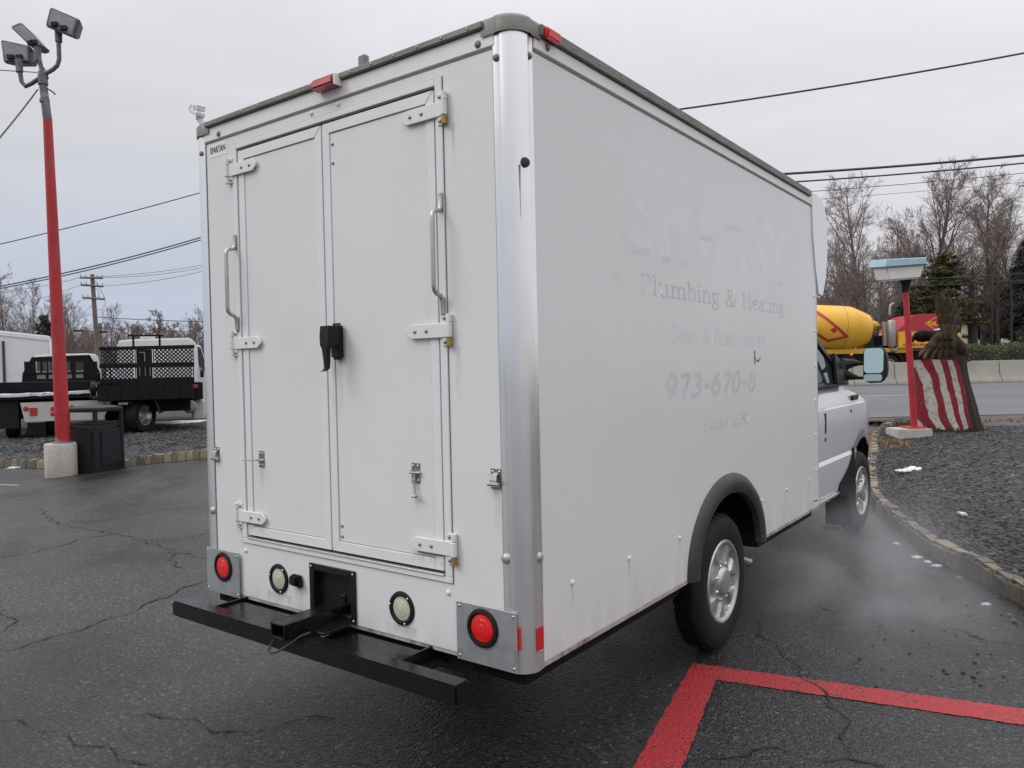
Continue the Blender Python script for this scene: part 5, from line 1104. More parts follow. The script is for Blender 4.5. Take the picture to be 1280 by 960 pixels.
def wire(a, b, r, sag, label, n=18):
    A, B_ = at(*a), at(*b); pts = []; ext = .7 if (240 <= a[0] <= 262 or a[0] >= 800) else 0.0; k_ = int(n*ext)
    for i in range(-k_, n+1):
        t = i/n; p = A.lerp(B_, t); p.z -= sag*4*t*(1-t); pts.append(p)
    mb = MB(); mb.tube(pts, r, 5); o = obj('overhead_wire', mb, M['wire'], None); tag(o, label, 'power line', 'overhead wires'); return o
wire((250, 241, 24), (-160, 340, 24), .016, .10, 'single thin wire crossing the sky left of the box truck above the thick cable pair')
wire((252, 296.5, 27), (-160, 383, 27), .022, .25, 'upper cable of the thick pair meeting the left edge of the box truck'); wire((252, 299.5, 27.2), (-160, 384, 27.2), .02, .28, 'lower cable of the thick pair meeting the left edge of the box truck')
wire((255, 331, 44), (101, 346.5, 46), .012, .15, 'top faint wire running from the first crossarm to the box truck'); wire((255, 334, 44), (128, 347, 46), .012, .15, 'second faint wire running from the first crossarm to the box truck'); wire((255, 338.5, 44), (128.5, 357.5, 46), .012, .15, 'third faint wire, from the second crossarm to the box truck')
wire((100, 347, 46), (-20, 365, 52), .012, .2, 'faint wire from the first crossarm towards the red pole'); wire((101, 356, 46), (-20, 388, 52), .012, .2, 'faint wire from the second crossarm towards the red pole')
wire((120, 396, 46), (260, 402, 40), .022, .05, 'higher cable in front of the treetops right of the utility pole'); wire((121, 409, 46), (260, 415, 40), .018, .05, 'lower cable in front of the treetops right of the utility pole')
wire((47, 112, 12.3), (-40, 217, 9), .012, .03, 'pale service cable dropping from the floodlight pole top to the left'); wire((46, 90.5, 12.3), (-60, 84, 11), .007, .0, 'thin dark wire level with the floodlight arms')
wire((800, 143.5, 21), (1420, 39, 21), .028, .12, 'highest single cable right of the truck roof'); wire((900, 222, 30), (1420, 180, 30), .050, .12, 'thick upper cable in front of the bare trees'); wire((960, 229.5, 31), (1420, 189, 31), .034, .1, 'second thick cable below the thick upper one')
wire((960, 243, 32), (1420, 201, 32), .014, .1, 'thin wire below the two thick cables'); wire((960, 253, 33), (1420, 213, 33), .009, .1, 'faintest wire of the bundle before the bare trees')
wire((1010, 356, 44), (1420, 335, 44), .024, .0, 'upper cable crossing the pine low behind the lamp'); wire((1010, 365, 44), (1420, 343, 44), .022, .0, 'lower cable crossing the pine behind the lamp')
# ================================================================== RIGHT SIDE
F = Frame(1141, 545, 12.0); lp = thing('lamp_post', 'thin red post with a white and pale blue shoebox lamp on a square footing', 'lamp post', F.o, VROT)
mb = MB(); a = F(1122, 549, -.15); b = F(1164, 535, -.15); mb.box((a.x, -.20, -.06), (b.x, .24, .125)); obj('footing', mb, M['concrete'], lp, bev=.012, seg=2)
c = F(1143, 535); obj('base_plate', MB().box((c.x-.16, -.14, .127), (c.x+.13, .14, .150)), M['redpaint'], lp, bev=.006)
obj('post', MB().cyl(F(1143, 535)+Vector((0, 0, .0)), F(1132, 364), .050, .043, 16), M['redpaint'], lp)
obj('post_collar', MB().loft([[F(1132, y)+Vector((math.cos(t)*r, math.sin(t)*r, 0)) for t in [2*PI*i/14 for i in range(14)]] for y, r in ((365, .06), (357, .062), (352, .085), (347, .11))]), M['blackp'], lp)
lh = [(1108.5, 340), (1155, 337), (1157.5, 327), (1105.5, 331.5)]
q = [F(*k, -.16) for k in ((1111.5, 351.5), (1151, 348), (1156.5, 330), (1107, 333.5))]
sh = obj('lamp_shade', MB().loft([q, [p+Vector((.03, .50, .05)) for p in q]]), M['lampwhite'], lp, bev=.025, seg=2)
q = [F(*k, -.20) for k in ((1105.5, 333.8), (1158, 330), (1158.5, 321.5), (1107.5, 324))]; obj('lamp_cap', MB().loft([q, [p+Vector((.03, .58, .06)) for p in q]]), M['lampblue'], lp, bev=.008)
# ---- carved stump with the flag and the eagle
F = Frame(1184, 539, 12.6); cs = thing('carved_stump', 'red and white striped tree stump topped by a dark carved eagle with one raised wing', 'carving', F.o, VROT)
def stump_mat():
    m = bpy.data.materials.new('flag_painted_stump'); m.use_nodes = True; nt = m.node_tree; b = nt.nodes['Principled BSDF']
    t = N(nt, 'ShaderNodeTexCoord').outputs['Object']; s = N(nt, 'ShaderNodeSeparateXYZ'); lk(nt, t, s.inputs[0])
    n = N(nt, 'ShaderNodeTexNoise', i_Scale=2.6, i_Detail=3.0); lk(nt, t, n.inputs['Vector']); nf = N(nt, 'ShaderNodeTexNoise', i_Scale=17.0, i_Detail=6.0, i_Roughness=.7); lk(nt, t, nf.inputs['Vector'])
    xx = mth(nt, 'SUBTRACT', s.outputs[0], mth(nt, 'MULTIPLY', mth(nt, 'SUBTRACT', .9, s.outputs[2]), .225))
    xx = mth(nt, 'ADD', xx, mth(nt, 'MULTIPLY', mth(nt, 'SINE', mth(nt, 'MULTIPLY', s.outputs[2], 5.5)), .022)); xx = mth(nt, 'ADD', xx, mth(nt, 'MULTIPLY', mth(nt, 'SUBTRACT', n.outputs[0], .5), .10))
    st_ = mth(nt, 'SINE', mth(nt, 'MULTIPLY', mth(nt, 'ADD', xx, .542), 2*PI/.195))
    c = mixc(nt, ramp(nt, mth(nt, 'ADD', mth(nt, 'MULTIPLY', st_, .5), .5), [(.46, 0), (.54, 1)]), (.20, .017, .027), (.43, .41, .37))
    c = mixc(nt, ramp(nt, nf.outputs[0], [(.50, 0), (.68, .8)]), c, (.10, .085, .07))
    edge = mth(nt, 'ADD', xx, mth(nt, 'MULTIPLY', nf.outputs[0], .05)); back = mth(nt, 'GREATER_THAN', edge, .055)
    low = mth(nt, 'LESS_THAN', mth(nt, 'ADD', s.outputs[2], mth(nt, 'MULTIPLY', nf.outputs[0], -.30)), -.07)
    bark = mixc(nt, nf.outputs[0], (.010, .009, .008), (.05, .044, .034))
    c = mixc(nt, mth(nt, 'MAXIMUM', back, low), c, bark); lk(nt, c, b.inputs['Base Color']); b.inputs['Roughness'].default_value = .7; b.inputs['Specular IOR Level'].default_value = .15
    bn = N(nt, 'ShaderNodeBump', i_Strength=.8, i_Distance=.03); mp_ = N(nt, 'ShaderNodeMapping'); mp_.inputs['Scale'].default_value = (9, 9, 1.5); lk(nt, t, mp_.inputs[0]); nb = N(nt, 'ShaderNodeTexNoise', i_Scale=1.6, i_Detail=6.0); lk(nt, mp_.outputs[0], nb.inputs['Vector']); lk(nt, nb.outputs[0], bn.inputs['Height']); lk(nt, bn.outputs[0], b.inputs['Normal']); return m
rings = []; r2_ = random.Random(3); lob = [r2_.uniform(0, 6.28) for _ in range(4)]
zs_ = [-.12, 0, .05, .10, .16, .22, .29, .36, .45, .55, .67, .8, .92, 1.0, 1.045, 1.05, 1.06, 1.065, 1.10, 1.155, 1.17]
for z in zs_:
    L_ = F(1148-(z-.0)*7, 539).x; k = max(z, 0)/1.17; cx = .0-.17*k**1.1; w_ = .43+.075*math.exp(-max(z, 0)*4.2)+.02*math.sin(z*5)*(1.0 if z < 1.16 else .93)*(.97 if 1.047 < z < 1.063 else 1); fl_ = math.exp(-max(z, 0)*7)
    rings.append([Vector((cx+(w_*(1+.04*math.sin(3*a+lob[0]+z)+.03*math.sin(7*a+lob[1])+.018*math.sin(13*a+2*z)+.16*fl_*math.sin(6*a+lob[2])))*math.cos(a), .92*w_*(1+.03*math.sin(4*a+lob[3])+.08*fl_*math.sin(6*a))*math.sin(a), z+.015*math.sin(2*a)*(k > .9))) for a in [2*PI*i/80 for i in range(80)]])
obj('stump', MB().loft(rings), stump_mat(), cs, ang=60)
M['eagle'] = mat('stained_carving', (.018, .011, .008), .6, spec=.1, var=.5, vscale=7, bump=6, bscale=26, stretch=(1, 1, .5), col2=(.045, .032, .02), cscale=9, cthr=(.5, .75))
M['eaglewhite'] = mat('mottled_white_carving', (.50, .50, .50), .7, var=.4, vscale=10, col2=(.05, .045, .04), cscale=8, cthr=(.45, .58))  # off-white with dark mottling, for the tail patch and the eye
M['feather'] = mat('carved_feathers', (.045, .032, .018), .55, spec=.2, var=.5, vscale=4, stretch=(2, 2, .7), col2=(.12, .09, .05), cscale=5, cthr=(.5, .7))
def blob(name, path, radii, m, parent, n=16, sq=1.0, **k):
    """smooth tapered body along a path (x,y,z)"""
    pts = []; rs = []
    P_ = [Vector(p) for p in path]
    for i in range(len(P_)-1):
        p0 = P_[max(i-1, 0)]; p1 = P_[i]; p2 = P_[i+1]; p3 = P_[min(i+2, len(P_)-1)]
        for j in range(5):
            t = j/5; pts.append(.5*((2*p1)+(p2-p0)*t+(2*p0-5*p1+4*p2-p3)*t*t+(3*p1-p0-3*p2+p3)*t**3)); u_ = t*t*(3-2*t); rs.append(radii[i]*(1-u_)+radii[i+1]*u_)
    pts.append(P_[-1]); rs.append(radii[-1]); mb = MB(); mb.tube(pts, rs, n); return obj(name, mb, m, parent, ang=70, **k)
z1 = lambda px, py, dd=0: F(px, py, dd)
bd = blob('eagle_body', [z1(1168, 420, .0), z1(1176, 423, .02), z1(1184, 431, .03), z1(1191, 441, .03), z1(1199, 449, .02), z1(1205, 456, .0)], [.10, .15, .215, .235, .16, .06], M['eagle'], cs)
blob('eagle_head', [z1(1143.5, 423, -.06), z1(1147, 421.5, -.06), z1(1153, 420, -.06), z1(1160, 420, -.04), z1(1168, 420), z1(1176, 423)], [.03, .085, .105, .09, .085, .10], M['eagle'], cs)
blob('beak', [z1(1148, 419.5, -.05), z1(1144, 421, -.05), z1(1141.5, 424, -.05), z1(1141.2, 428.5, -.05)], [.05, .042, .028, .006], M['eagle'], cs, n=10)
e_ = z1(1152, 417.5, -.105); obj('eye', MB().lathe([(0, .01), (.008, .006), (.011, 0)], e_, (0, -1, .1), 10), M['eaglewhite'], cs)
obj('perch', MB().loft([[z1(1187+math.cos(t)*r, y, math.sin(t)*r*.011) for t in [2*PI*i/16 for i in range(16)]] for y, r in ((452, 27), (447, 25), (440, 18), (435, 8))]), M['eagle'], cs, ang=60)
blob('tail', [z1(1183, 428, -.12), z1(1188, 438, -.13), z1(1185, 447, -.14)], [.05, .06, .02], M['eaglewhite'], cs, n=10)
for px in (1170, 1178): blob('talon', [z1(px, 440, -.1), z1(px-2, 448, -.16), z1(px-5, 451, -.22)], [.05, .035, .012], M['eagle'], cs, n=8)
blob('snow_dust', [z1(1167, 413.2, -.02), z1(1175, 412.5, .0), z1(1183, 416, .02)], [.01, .025, .01], M['snow'], cs, n=8)
def feather(name, a, b, w_, y0, thick=.028):
    d = b-a; n = Vector((-d.z, 0, d.x)).normalized(); mb = MB(); rings_ = []
    for t, k in ((0, .55), (.3, .9), (.7, 1.0), (.9, .8), (1.0, .25)):
        p = a+d*t; ww = w_*k; rings_.append([p-n*ww+Vector((0, y0+.012, 0)), p+Vector((0, y0-thick*.6, 0)), p+n*ww+Vector((0, y0+.012, 0)), p+Vector((0, y0+thick*.4, 0))])
    mb.loft(rings_); obj(name, mb, M['feather'], cs)
tips = [(1171.5, 369), (1175, 366), (1179.5, 365.5), (1184, 366.5), (1188.5, 368), (1193, 371), (1197.5, 374.5), (1201.5, 379), (1204, 384.5), (1204.5, 391), (1203, 398)]
for i, t in enumerate(tips): feather('wing_feather', z1(1181+i*1.0, 416), z1(*t), .046, .05+.045*(i % 2)+.012*i/11)
blob('wing_arm', [z1(1184, 424, .05), z1(1187, 412, .06), z1(1190, 398, .08), z1(1190, 385, .08)], [.09, .075, .05, .02], M['eagle'], cs)
tips = [(1140.5, 446), (1145, 448.5), (1149.5, 450), (1154, 450.5), (1158.5, 450.5), (1163, 450), (1167.5, 449.5), (1172, 448.5), (1176.5, 447), (1181, 445)]
for i, t in enumerate(tips): feather('wing_feather', z1(1163+i*2.1, 421+.6*abs(i-4)**.5), z1(*t), .046, -.20-.04*(i % 2))
for i in range(9): feather('covert_feather', z1(1161+i*2.6, 417.5+.25*abs(i-3)), z1(1152.5+i*3.7, 436-.35*abs(i-4)), .050, -.235-.035*(i % 2))
for i in range(7): feather('covert_feather', z1(1163+i*2.6, 415.5+.3*abs(i-3)), z1(1159+i*3.3, 426-.2*abs(i-3)), .050, -.265-.03*(i % 2))
for i in range(8): feather('covert_feather', z1(1180+i*1.4, 419), z1(1174+i*3.6, 393-.8*abs(i-2)+1.3*max(i-4, 0)), .050, .0+.04*(i % 2))
for i in range(7): feather('covert_feather', z1(1181+i*1.4, 423), z1(1176+i*3.5, 405+.6*max(i-3, 0)), .050, -.04+.035*(i % 2))
# ---- concrete barrier in segments
def barrier_seg(u0, u1, v, z, label):
    prof = [(-.30, 0), (-.30, .06), (-.24, .16), (-.12, .33), (-.085, .82), (-.075, .845), (.075, .845), (.085, .82), (.12, .33), (.24, .16), (.30, .06), (.30, 0)]
    mb = MB(); mb.loft([[Vector((x, y, zz_)) for y, zz_ in prof] for x in (0, u1-u0-.025)]); o = obj('barrier_segment', mb, M['barrier'], None, bev=.012); p = uv(u0, v, z); o.location = p; o.rotation_euler = (0, 0, VROT)
    tag(o, label, 'concrete barrier', 'jersey barrier along the road'); return o
bu = [-3.7, 1.5, 7.1, 13.0, 14.6, 18.6, 24.6]
for i, lb in enumerate(('concrete barrier segment running behind the box truck cab', 'concrete barrier segment right behind the wing mirror', 'concrete barrier segment right behind the lamp post', 'short concrete barrier segment right behind the stump', 'concrete barrier segment right of the stump', 'concrete barrier segment at the right edge of the photo')): barrier_seg(bu[i], bu[i+1], 29.3, .655, lb)
# ---- mixer lorry beyond the barrier
F = Frame(1110, 470, 40); mx = thing('mixer_truck', 'yellow and red concrete mixer lorry passing beyond the barrier', 'mixer truck', F.o, VROT); K_ = 40/FPX
ax0, ax1 = F(985, 409), F(1106, 409); zc = F(1053, 409.5).z
pr = [(-1.0, .62), (1016, 1.08), (1042, 1.17), (1052, 1.18), (1066, 1.13), (1088, .86), (1088.5, .84)]
cx = lambda px: (px-1110)*K_
def drum_r(px):
    return {1000: .95, 1020: 1.14, 1053: 1.165, 1070: 1.09, 1104: .70}[px]
dr = MB(); tilt = Vector((1, 0, -.07)).normalized(); o0 = Vector((cx(1053), .4, zc))
dr.lathe([(0, -4.2), (.55, -4.2), (.75, -3.6), (1.05, -2.2), (1.155, -1.2), (1.165, 0), (1.155, .45), (1.12, .60), (.80, 1.44), (.77, 1.47), (0, 1.48)], o0, tilt, 48); dm = obj('drum', dr, M['mixyellow'], mx, ang=22)
obj('drum_seam', MB().lathe([(1.166, -.012), (1.172, -.01), (1.172, .01), (1.166, .012)], o0, tilt, 48), M['mixgrey'], dm).active_material = M['rail']
# red diamond on the drum side, laid on its surface
mb = MB()
def on_drum(px, py, lift=.02):
    p = F(px, py); x = p.x; t = (x-o0.x)
    r = 1.165-.008*t*t if t < .1 else 1.165-.02*t; zz = p.z-(zc-.07*t); y = math.sqrt(max(r*r-zz*zz, .01)); return Vector((x, .4-y-lift, p.z))
dl_ = [(1054.5, 422), (1012, 384.5), (985, 404), (1030, 428)]; di = [(1048.5, 421), (1012, 389.5), (994, 404.5), (1030, 425.2)]
for k in range(4):
    A_, B__ = dl_[k], dl_[(k+1) % 4]; A2, B2 = di[k], di[(k+1) % 4]; ro, ri = [], []
    for i in range(11): t = i/10; ro.append(on_drum(A_[0]+(B__[0]-A_[0])*t, A_[1]+(B__[1]-A_[1])*t)); ri.append(on_drum(A2[0]+(B2[0]-A2[0])*t, A2[1]+(B2[1]-A2[1])*t))
    mb.loft([ro, ri], caps=False, closed=False)
mb.add([on_drum(1030, 413), on_drum(1036, 410), on_drum(1038.5, 415), on_drum(1035, 417)], [(0, 1, 2, 3)]); obj('diamond_emblem', mb, M['mixred'], dm, ang=180)
obj('drum_motor', MB().lathe([(0, -.05), (.23, -.05), (.24, .28), (.15, .50), (.07, .52), (.06, .62), (0, .63)], F(1089, 405.5)+Vector((0, .4, 0)), (1, 0, -.05), 20), M['mixyellow'], mx)
obj('chassis_rail', MB().box(F(1020, 437)+Vector((0, .0, 0)), F(1134, 441)+Vector((0, .9, 0))), M['mixyellow'], mx, bev=.02)
obj('drum_pedestal', MB().box(F(1087, 413)+Vector((0, .15, 0)), F(1095, 437)+Vector((0, .7, 0))), M['blackp'], mx, bev=.03)
obj('under_frame', MB().box(F(1015, 441)+Vector((0, .1, 0)), F(1195, 450)+Vector((0, .8, 0))), M['under'], mx)
ex = MB(); c = F(1114.5, 417); ex.lathe([(0, -.70), (.16, -.68), (.21, -.6), (.21, .62), (.16, .70), (0, .7)], c, (0, 0, 1), 20).tube([F(1112.5, 394), F(1112.3, 386), F(1113.5, 381), F(1117, 379)], .062, 10); obj('exhaust_stack', ex, M['mixgrey'], mx, ang=40)
obj('exhaust_pipe', MB().tube([F(1114, 433), F(1115, 437), F(1119, 438), F(1124, 434)], .09, 10).cyl(F(1108, 402)+Vector((0, .2, 0)), F(1108.5, 432)+Vector((0, .2, 0)), .14, n=14), M['mixgrey'], mx)
obj('hydraulic_unit', MB().box(F(1097, 419)+Vector((0, .3, 0)), F(1123, 438)+Vector((0, 1.2, 0))), M['under'], mx, bev=.06)
hc = [F(*k, -.2) for k in ((1123.5, 435), (1123.5, 415.5), (1126, 412), (1188, 411), (1188, 435))]; cbm = obj('lower_cab', MB().loft([hc, [p+Vector((0, 2.2, 0)) for p in hc]]), M['mixyellow'], mx, bev=.03, seg=2)
hc = [F(*k, -.21) for k in ((1123.5, 415), (1125, 410), (1130, 407), (1136, 398), (1141, 394.5), (1150, 392.5), (1190, 390.8), (1196, 394), (1198, 415)) ]; obj('red_cab', MB().loft([hc, [p+Vector((0, 2.2, 0)) for p in hc]]), M['mixred'], mx, bev=.04, seg=2)
hc = [F(*k, -.2) for k in ((1190.2, 435), (1190.2, 415.2), (1201, 416), (1203, 435))]; obj('engine_hood', MB().loft([hc, [p+Vector((0, 2.0, 0)) for p in hc]]), M['mixyellow'], mx, bev=.03)
mb = MB(); do = [F(1155.5, 404.5, -.23), F(1170, 396, -.23), F(1186, 404.5, -.23), F(1170, 413, -.23)]; cc = sum(do, Vector())/4; di_ = [cc+(p-cc)*.86 for p in do]
mb.loft([do+do[:1], di_+di_[:1]], caps=False, closed=False); obj('diamond_logo', mb, M['mixyellow'], mx, ang=180)
a = F(1159.5, 407, -.235); lettering('lettering', 'SILVI', .28, a, (1, 0, 0), (0, 0, 1), (0, -1, 0), M['mixyellow'], mx, width=.94, bold=.012)
a = F(1129, 432.5, -.225); lettering('lettering', 'EXCELLENCE', .17, a, (1, 0, 0), (0, 0, 1), (0, -1, 0), M['mixred'], mx, width=1.5, bold=.006)
for px in (1034, 1060, 1112): a = place('wheel', TW[0], mx, F(px, 456)+Vector((0, -.02, 0)), (0, 0, -PI/2)); a.scale = (1, 1.28, 1.28); place('rim', TW[1], a, (0, 0, 0))
obj('wheel_guard', MB().loft([[F(1112+math.cos(t)*r, 456-math.sin(t)*r)+Vector((0, y, 0)) for r, y in ((15, -.1), (16.5, -.1), (16.5, .5), (15, .5))] for t in [PI*i/12 for i in range(13)]]), M['blackp'], mx); c = F(1064, 443); obj('side_lamp', MB().cbox(c+Vector((0, -.02, 0)), (.14, .06, .09)), mat('amber_lens', (.8, .22, .02), .3, emit=((1, .3, .05), .4)), mx)
# ================================================================== TREES AND BACKGROUND
def raw(name, mb, m):
    me = bpy.data.meshes.new(name); me.from_pydata([tuple(p) for p in mb.v], [], mb.f); me.materials.append(m)
    me.polygons.foreach_set('use_smooth', [True]*len(me.polygons)); me.update(); return me
def bare_tree(seed, h, r0, nl=24, spread=.42, up=.5, twig=1.0, sub=(6, 5, 2), lean=0.0, first=.2):
    g = random.Random(seed); T, C_ = MB(), MB()
    def bend(p, d, L, n, wob, lift):
        pts = [p]
        for i in range(n):
            d = (d+Vector((g.gauss(0, wob), g.gauss(0, wob), g.gauss(0, wob)+lift))).normalized(); pts.append(pts[-1]+d*(L/n))
        return pts
    def along(pts, t):
        k = t*(len(pts)-1); i = min(int(k), len(pts)-2); return pts[i].lerp(pts[i+1], k-i), (pts[i+1]-pts[i]).normalized()
    def side(d, ang):
        o = d.orthogonal().normalized(); o = Matrix.Rotation(g.uniform(0, 6.283), 3, d) @ o; return (d*math.cos(ang)+o*math.sin(ang)).normalized()
    tr = bend(Vector((0, 0, -.2)), Vector((lean, 0, 1)).normalized(), h*.96, 9, .05, .02); n = len(tr)
    T.tube(tr, [r0*(1-.93*(i/(n-1))**.8) for i in range(n)], 7)
    for i in range(nl):
        t = first+(.97-first)*(i+g.random()*.8)/nl; p, d = along(tr, t); L = h*spread*(1-.72*t)*g.uniform(.7, 1.2); r = r0*(1-.9*t**.8)*.45
        lb = bend(p, side(d, g.uniform(.40, .85)), L, 5, .10, up*.16); T.tube(lb, [r*(1-.8*k/5) for k in range(6)], 5, cap=False)
        for j in range(sub[0]):
            t2 = g.uniform(.15, 1); p2, d2 = along(lb, t2); L2 = L*.45*(1.1-.6*t2)*g.uniform(.6, 1.2); r2 = max(r*(1-.75*t2)*.5, .011*twig)
            br = bend(p2, side(d2, g.uniform(.4, .9)), L2, 3, .14, up*.14); C_.tube(br, [r2, r2*.75, r2*.5, r2*.3], 4, cap=False)
            for k in range(sub[1]):
                p3, d3 = along(br, g.uniform(.1, 1)); L3 = L2*.55*g.uniform(.5, 1.2); r3 = max(r2*.5, .0085*twig)
                tw = bend(p3, side(d3, g.uniform(.35, .9)), L3, 2, .15, up*.12); C_.tube(tw, [r3, r3*.8, r3*.4], 3, cap=False)
                for q in range(sub[2]):
                    p4, d4 = along(tw, g.uniform(.2, 1)); C_.tube([p4, p4+side(d4, g.uniform(.3, .8))*L3*.55+Vector((0, 0, .04))], [.0075*twig, .004*twig], 3, cap=False)
    return raw('trunk', T, M['bark']), raw('crown', C_, M['twig'])
def tree_thing(meshes, loc, rz, s_, label, group, name='bare_tree', parts=('trunk', 'crown')):
    t = thing(name, label, 'tree', loc, rz, group); t.scale = (s_, s_, s_)
    for nm, me in zip(parts, meshes): o = bpy.data.objects.new(nm, me); link(o, t)
    return t
def tree_base(px, D): u, v = to_uv(at(px, 450, D)); return uv(u, v, gz(u, v)-.05)
V1 = bare_tree(11, 13, .24, 34, .50, .35, sub=(9, 7, 2), first=.08, twig=1.0); V2 = bare_tree(23, 13, .28, 36, .48, .45, sub=(9, 7, 2), first=.10, twig=1.0); V3 = bare_tree(37, 12, .20, 32, .48, .35, first=.10, sub=(8, 6, 2), twig=1.0); V4 = bare_tree(41, 9, .13, 28, .46, .6, sub=(6, 5, 2), first=.08, twig=1.2)
G1 = 'bare trees beyond the road'
for me, px, D, s_, rz, lb in ((V1, 1081, 50, 1.02, .3, 'tall bare tree with a straight trunk rising directly above the mixer drum'),
    (V2, 1156, 52, 1.10, 1.3, 'tall bare tree with upright limbs rising behind the lamp'),
    (V3, 1118, 56, .95, 2.2, 'slender bare tree between the mixer drum tree and the lamp tree'),
    (V1, 1226, 54, 1.06, 2.9, 'bare tree standing above the dark evergreen at the right'),
    (V2, 1276, 57, 1.02, 4.4, 'bare tree at the right edge of the photo'),
    (V3, 1200, 60, 1.08, .9, 'bare tree with thin limbs between the pine and the right edge trees'),
    (V4, 1048, 49, .92, .2, 'small bare tree just beside the box truck nose'),
    (V4, 1102, 47, .88, 3.3, 'small bare tree behind the exhaust stack'),
    (V4, 1136, 60, 1.30, 5.0, 'bare sapling filling the gap left of the lamp tree'), (V3, 1250, 62, 1.05, 5.4, 'bare tree partly behind the one above the dark evergreen'), (V3, 1060, 63, .92, 3.9, 'bare tree behind the tall one over the mixer drum')):
    tree_thing(me, tree_base(px, D), rz, s_, lb, G1)
G2 = 'bare trees beyond the parked trucks'
for me, px, D, s_, rz, lb in ((V3, 12, 75, .93, .4, 'bare tree at the left edge above the white trailer'), (V4, 42, 70, 1.06, 1.4, 'thin bare tree left of the red pole above the dark cedar'), (V1, 96, 80, .72, 2.0, 'bare tree with drooping limbs just left of the utility pole'), (V4, 138, 85, .95, 3.0, 'small bare tree right of the utility pole'),
    (V3, 243, 105, .80, 5.1, 'bare tree touching the left edge of the box truck'), (V4, 85, 65, .80, 4.0, 'bare sapling showing right of the red pole'), (V4, -12, 68, 1.15, .6, 'bare sapling at the far left edge')):
    tree_thing(me, tree_base(px, D), rz, s_, lb, G2)
VB = [bare_tree(60+i, 7, .16, 20, .55, .55, twig=3.2, sub=(6, 4, 2), first=.06) for i in range(2)]
for i, (px, D, s_, lb) in enumerate(((196, 105, 1.32, 'broad round twiggy tree above the white truck cab'), (176, 112, 1.15, 'smaller round twiggy tree left of the broad one above the truck cab'), (222, 118, 1.2, 'round twiggy tree right of the broad one above the truck cab'))):
    tree_thing(VB[i % 2], tree_base(px, D), i*1.7, s_, lb, G2)
# far woods, one mass
M['farwood'] = mat('far_woods', (.24, .20, .185), .95, var=.3, vscale=.12)
def mass(name, items, srcs):
    V, F_ = [], []
    for me, p, rz, s_ in items:
        b = len(V); c_, s__ = math.cos(rz)*s_, math.sin(rz)*s_
        for m_ in me:
            b = len(V); V += [(p.x+v.co.x*c_-v.co.y*s__, p.y+v.co.x*s__+v.co.y*c_, p.z+v.co.z*s_) for v in m_.vertices]; F_ += [tuple(i+b for i in q.vertices) for q in m_.polygons]
    me = bpy.data.meshes.new(name); me.from_pydata(V, [], F_); me.materials.append(M['farwood']); me.update(); o = bpy.data.objects.new(name, me); link(o); o['kind'] = 'stuff'; return o
FW = [bare_tree(80+i, 8, .16, 16, .5, .6, twig=4.0, sub=(6, 4, 1), first=.06) for i in range(2)]
it = []
g_ = random.Random(5)
for i in range(130): px = -60+g_.uniform(0, 1)*350; it.append((FW[i % 2], tree_base(px, g_.uniform(112, 150)), g_.uniform(0, 6), g_.uniform(.75, 1.15)))
for i in range(46):
    px = 1000+g_.uniform(0, 1)*400; D_ = g_.uniform(72, 105)
    if 1188 < px < 1266: D_ += 32
    it.append((FW[i % 2], tree_base(px, D_), g_.uniform(0, 6), g_.uniform(.9, 1.4)))
for i in range(90): px = 270+g_.uniform(0, 1)*700; it.append((FW[i % 2], tree_base(px, g_.uniform(95, 140)), g_.uniform(0, 6), g_.uniform(.8, 1.1)))
mass('far_woods', it, None)
# evergreens
def conifer(seed, h, rb, r0, nb, needle, droop, m, gap=.12, nw=.03, first=.15, bl=8, flat=.5, pw=.75, var=(.65, 1.15)):
    g = random.Random(seed); T, C_ = MB(), MB(); T.tube([Vector((g.gauss(0, .03)*h*.1, 0, h*i/6-.1)) for i in range(7)], [r0*(1-.85*i/6) for i in range(7)], 8)
    for i in range(nb):
        t = first+(1-first)*((i+g.random())/nb)**.9; a = g.uniform(0, 6.283); L = rb*(1-t)**pw*g.uniform(*var)+.2
        d = Vector((math.cos(a), math.sin(a), g.uniform(.0, .3))); p = Vector((0, 0, h*t)); pts = [p]
        for k in range(5): d = (d+Vector((g.gauss(0, .08), g.gauss(0, .08), -droop*.13+(.10 if k > 2 else 0)))).normalized(); pts.append(pts[-1]+d*L/5)
        T.tube(pts, [r0*.16*(1-.8*k/5) for k in range(6)], 3, cap=False)
        n = int(L/gap)+2
        for k in range(n):
            tt = .18+.82*k/n; q = tt*5; j = min(int(q), 4); c = pts[j].lerp(pts[j+1], q-j)+Vector((g.gauss(0, L*.07), g.gauss(0, L*.07), g.gauss(0, L*.03)))
            for _ in range(bl):
                e = Vector((g.gauss(0, 1), g.gauss(0, 1), g.gauss(0, flat))).normalized()*needle*g.uniform(.5, 1.2); s_ = e.orthogonal().normalized()*nw*g.uniform(.7, 1.4); s_ = Matrix.Rotation(g.uniform(0, 6.28), 3, e.normalized()) @ s_
                C_.add([c-s_, c+s_, c+e+s_*.4, c+e-s_*.4], [(0, 1, 2, 3)])
    return raw('trunk', T, M['darkbark']), raw('boughs', C_, m)
M['pine'] = mat('pine_needles', (.060, .072, .020), .8, var=.5, vscale=.9, col2=(.15, .13, .035), cscale=.7, cthr=(.48, .66))
M['hemlock'] = mat('dark_needles', (.052, .052, .043), .85, var=.45, vscale=.7)
M['cedar'] = mat('cedar_foliage', (.060, .062, .040), .85, var=.4, vscale=.8)
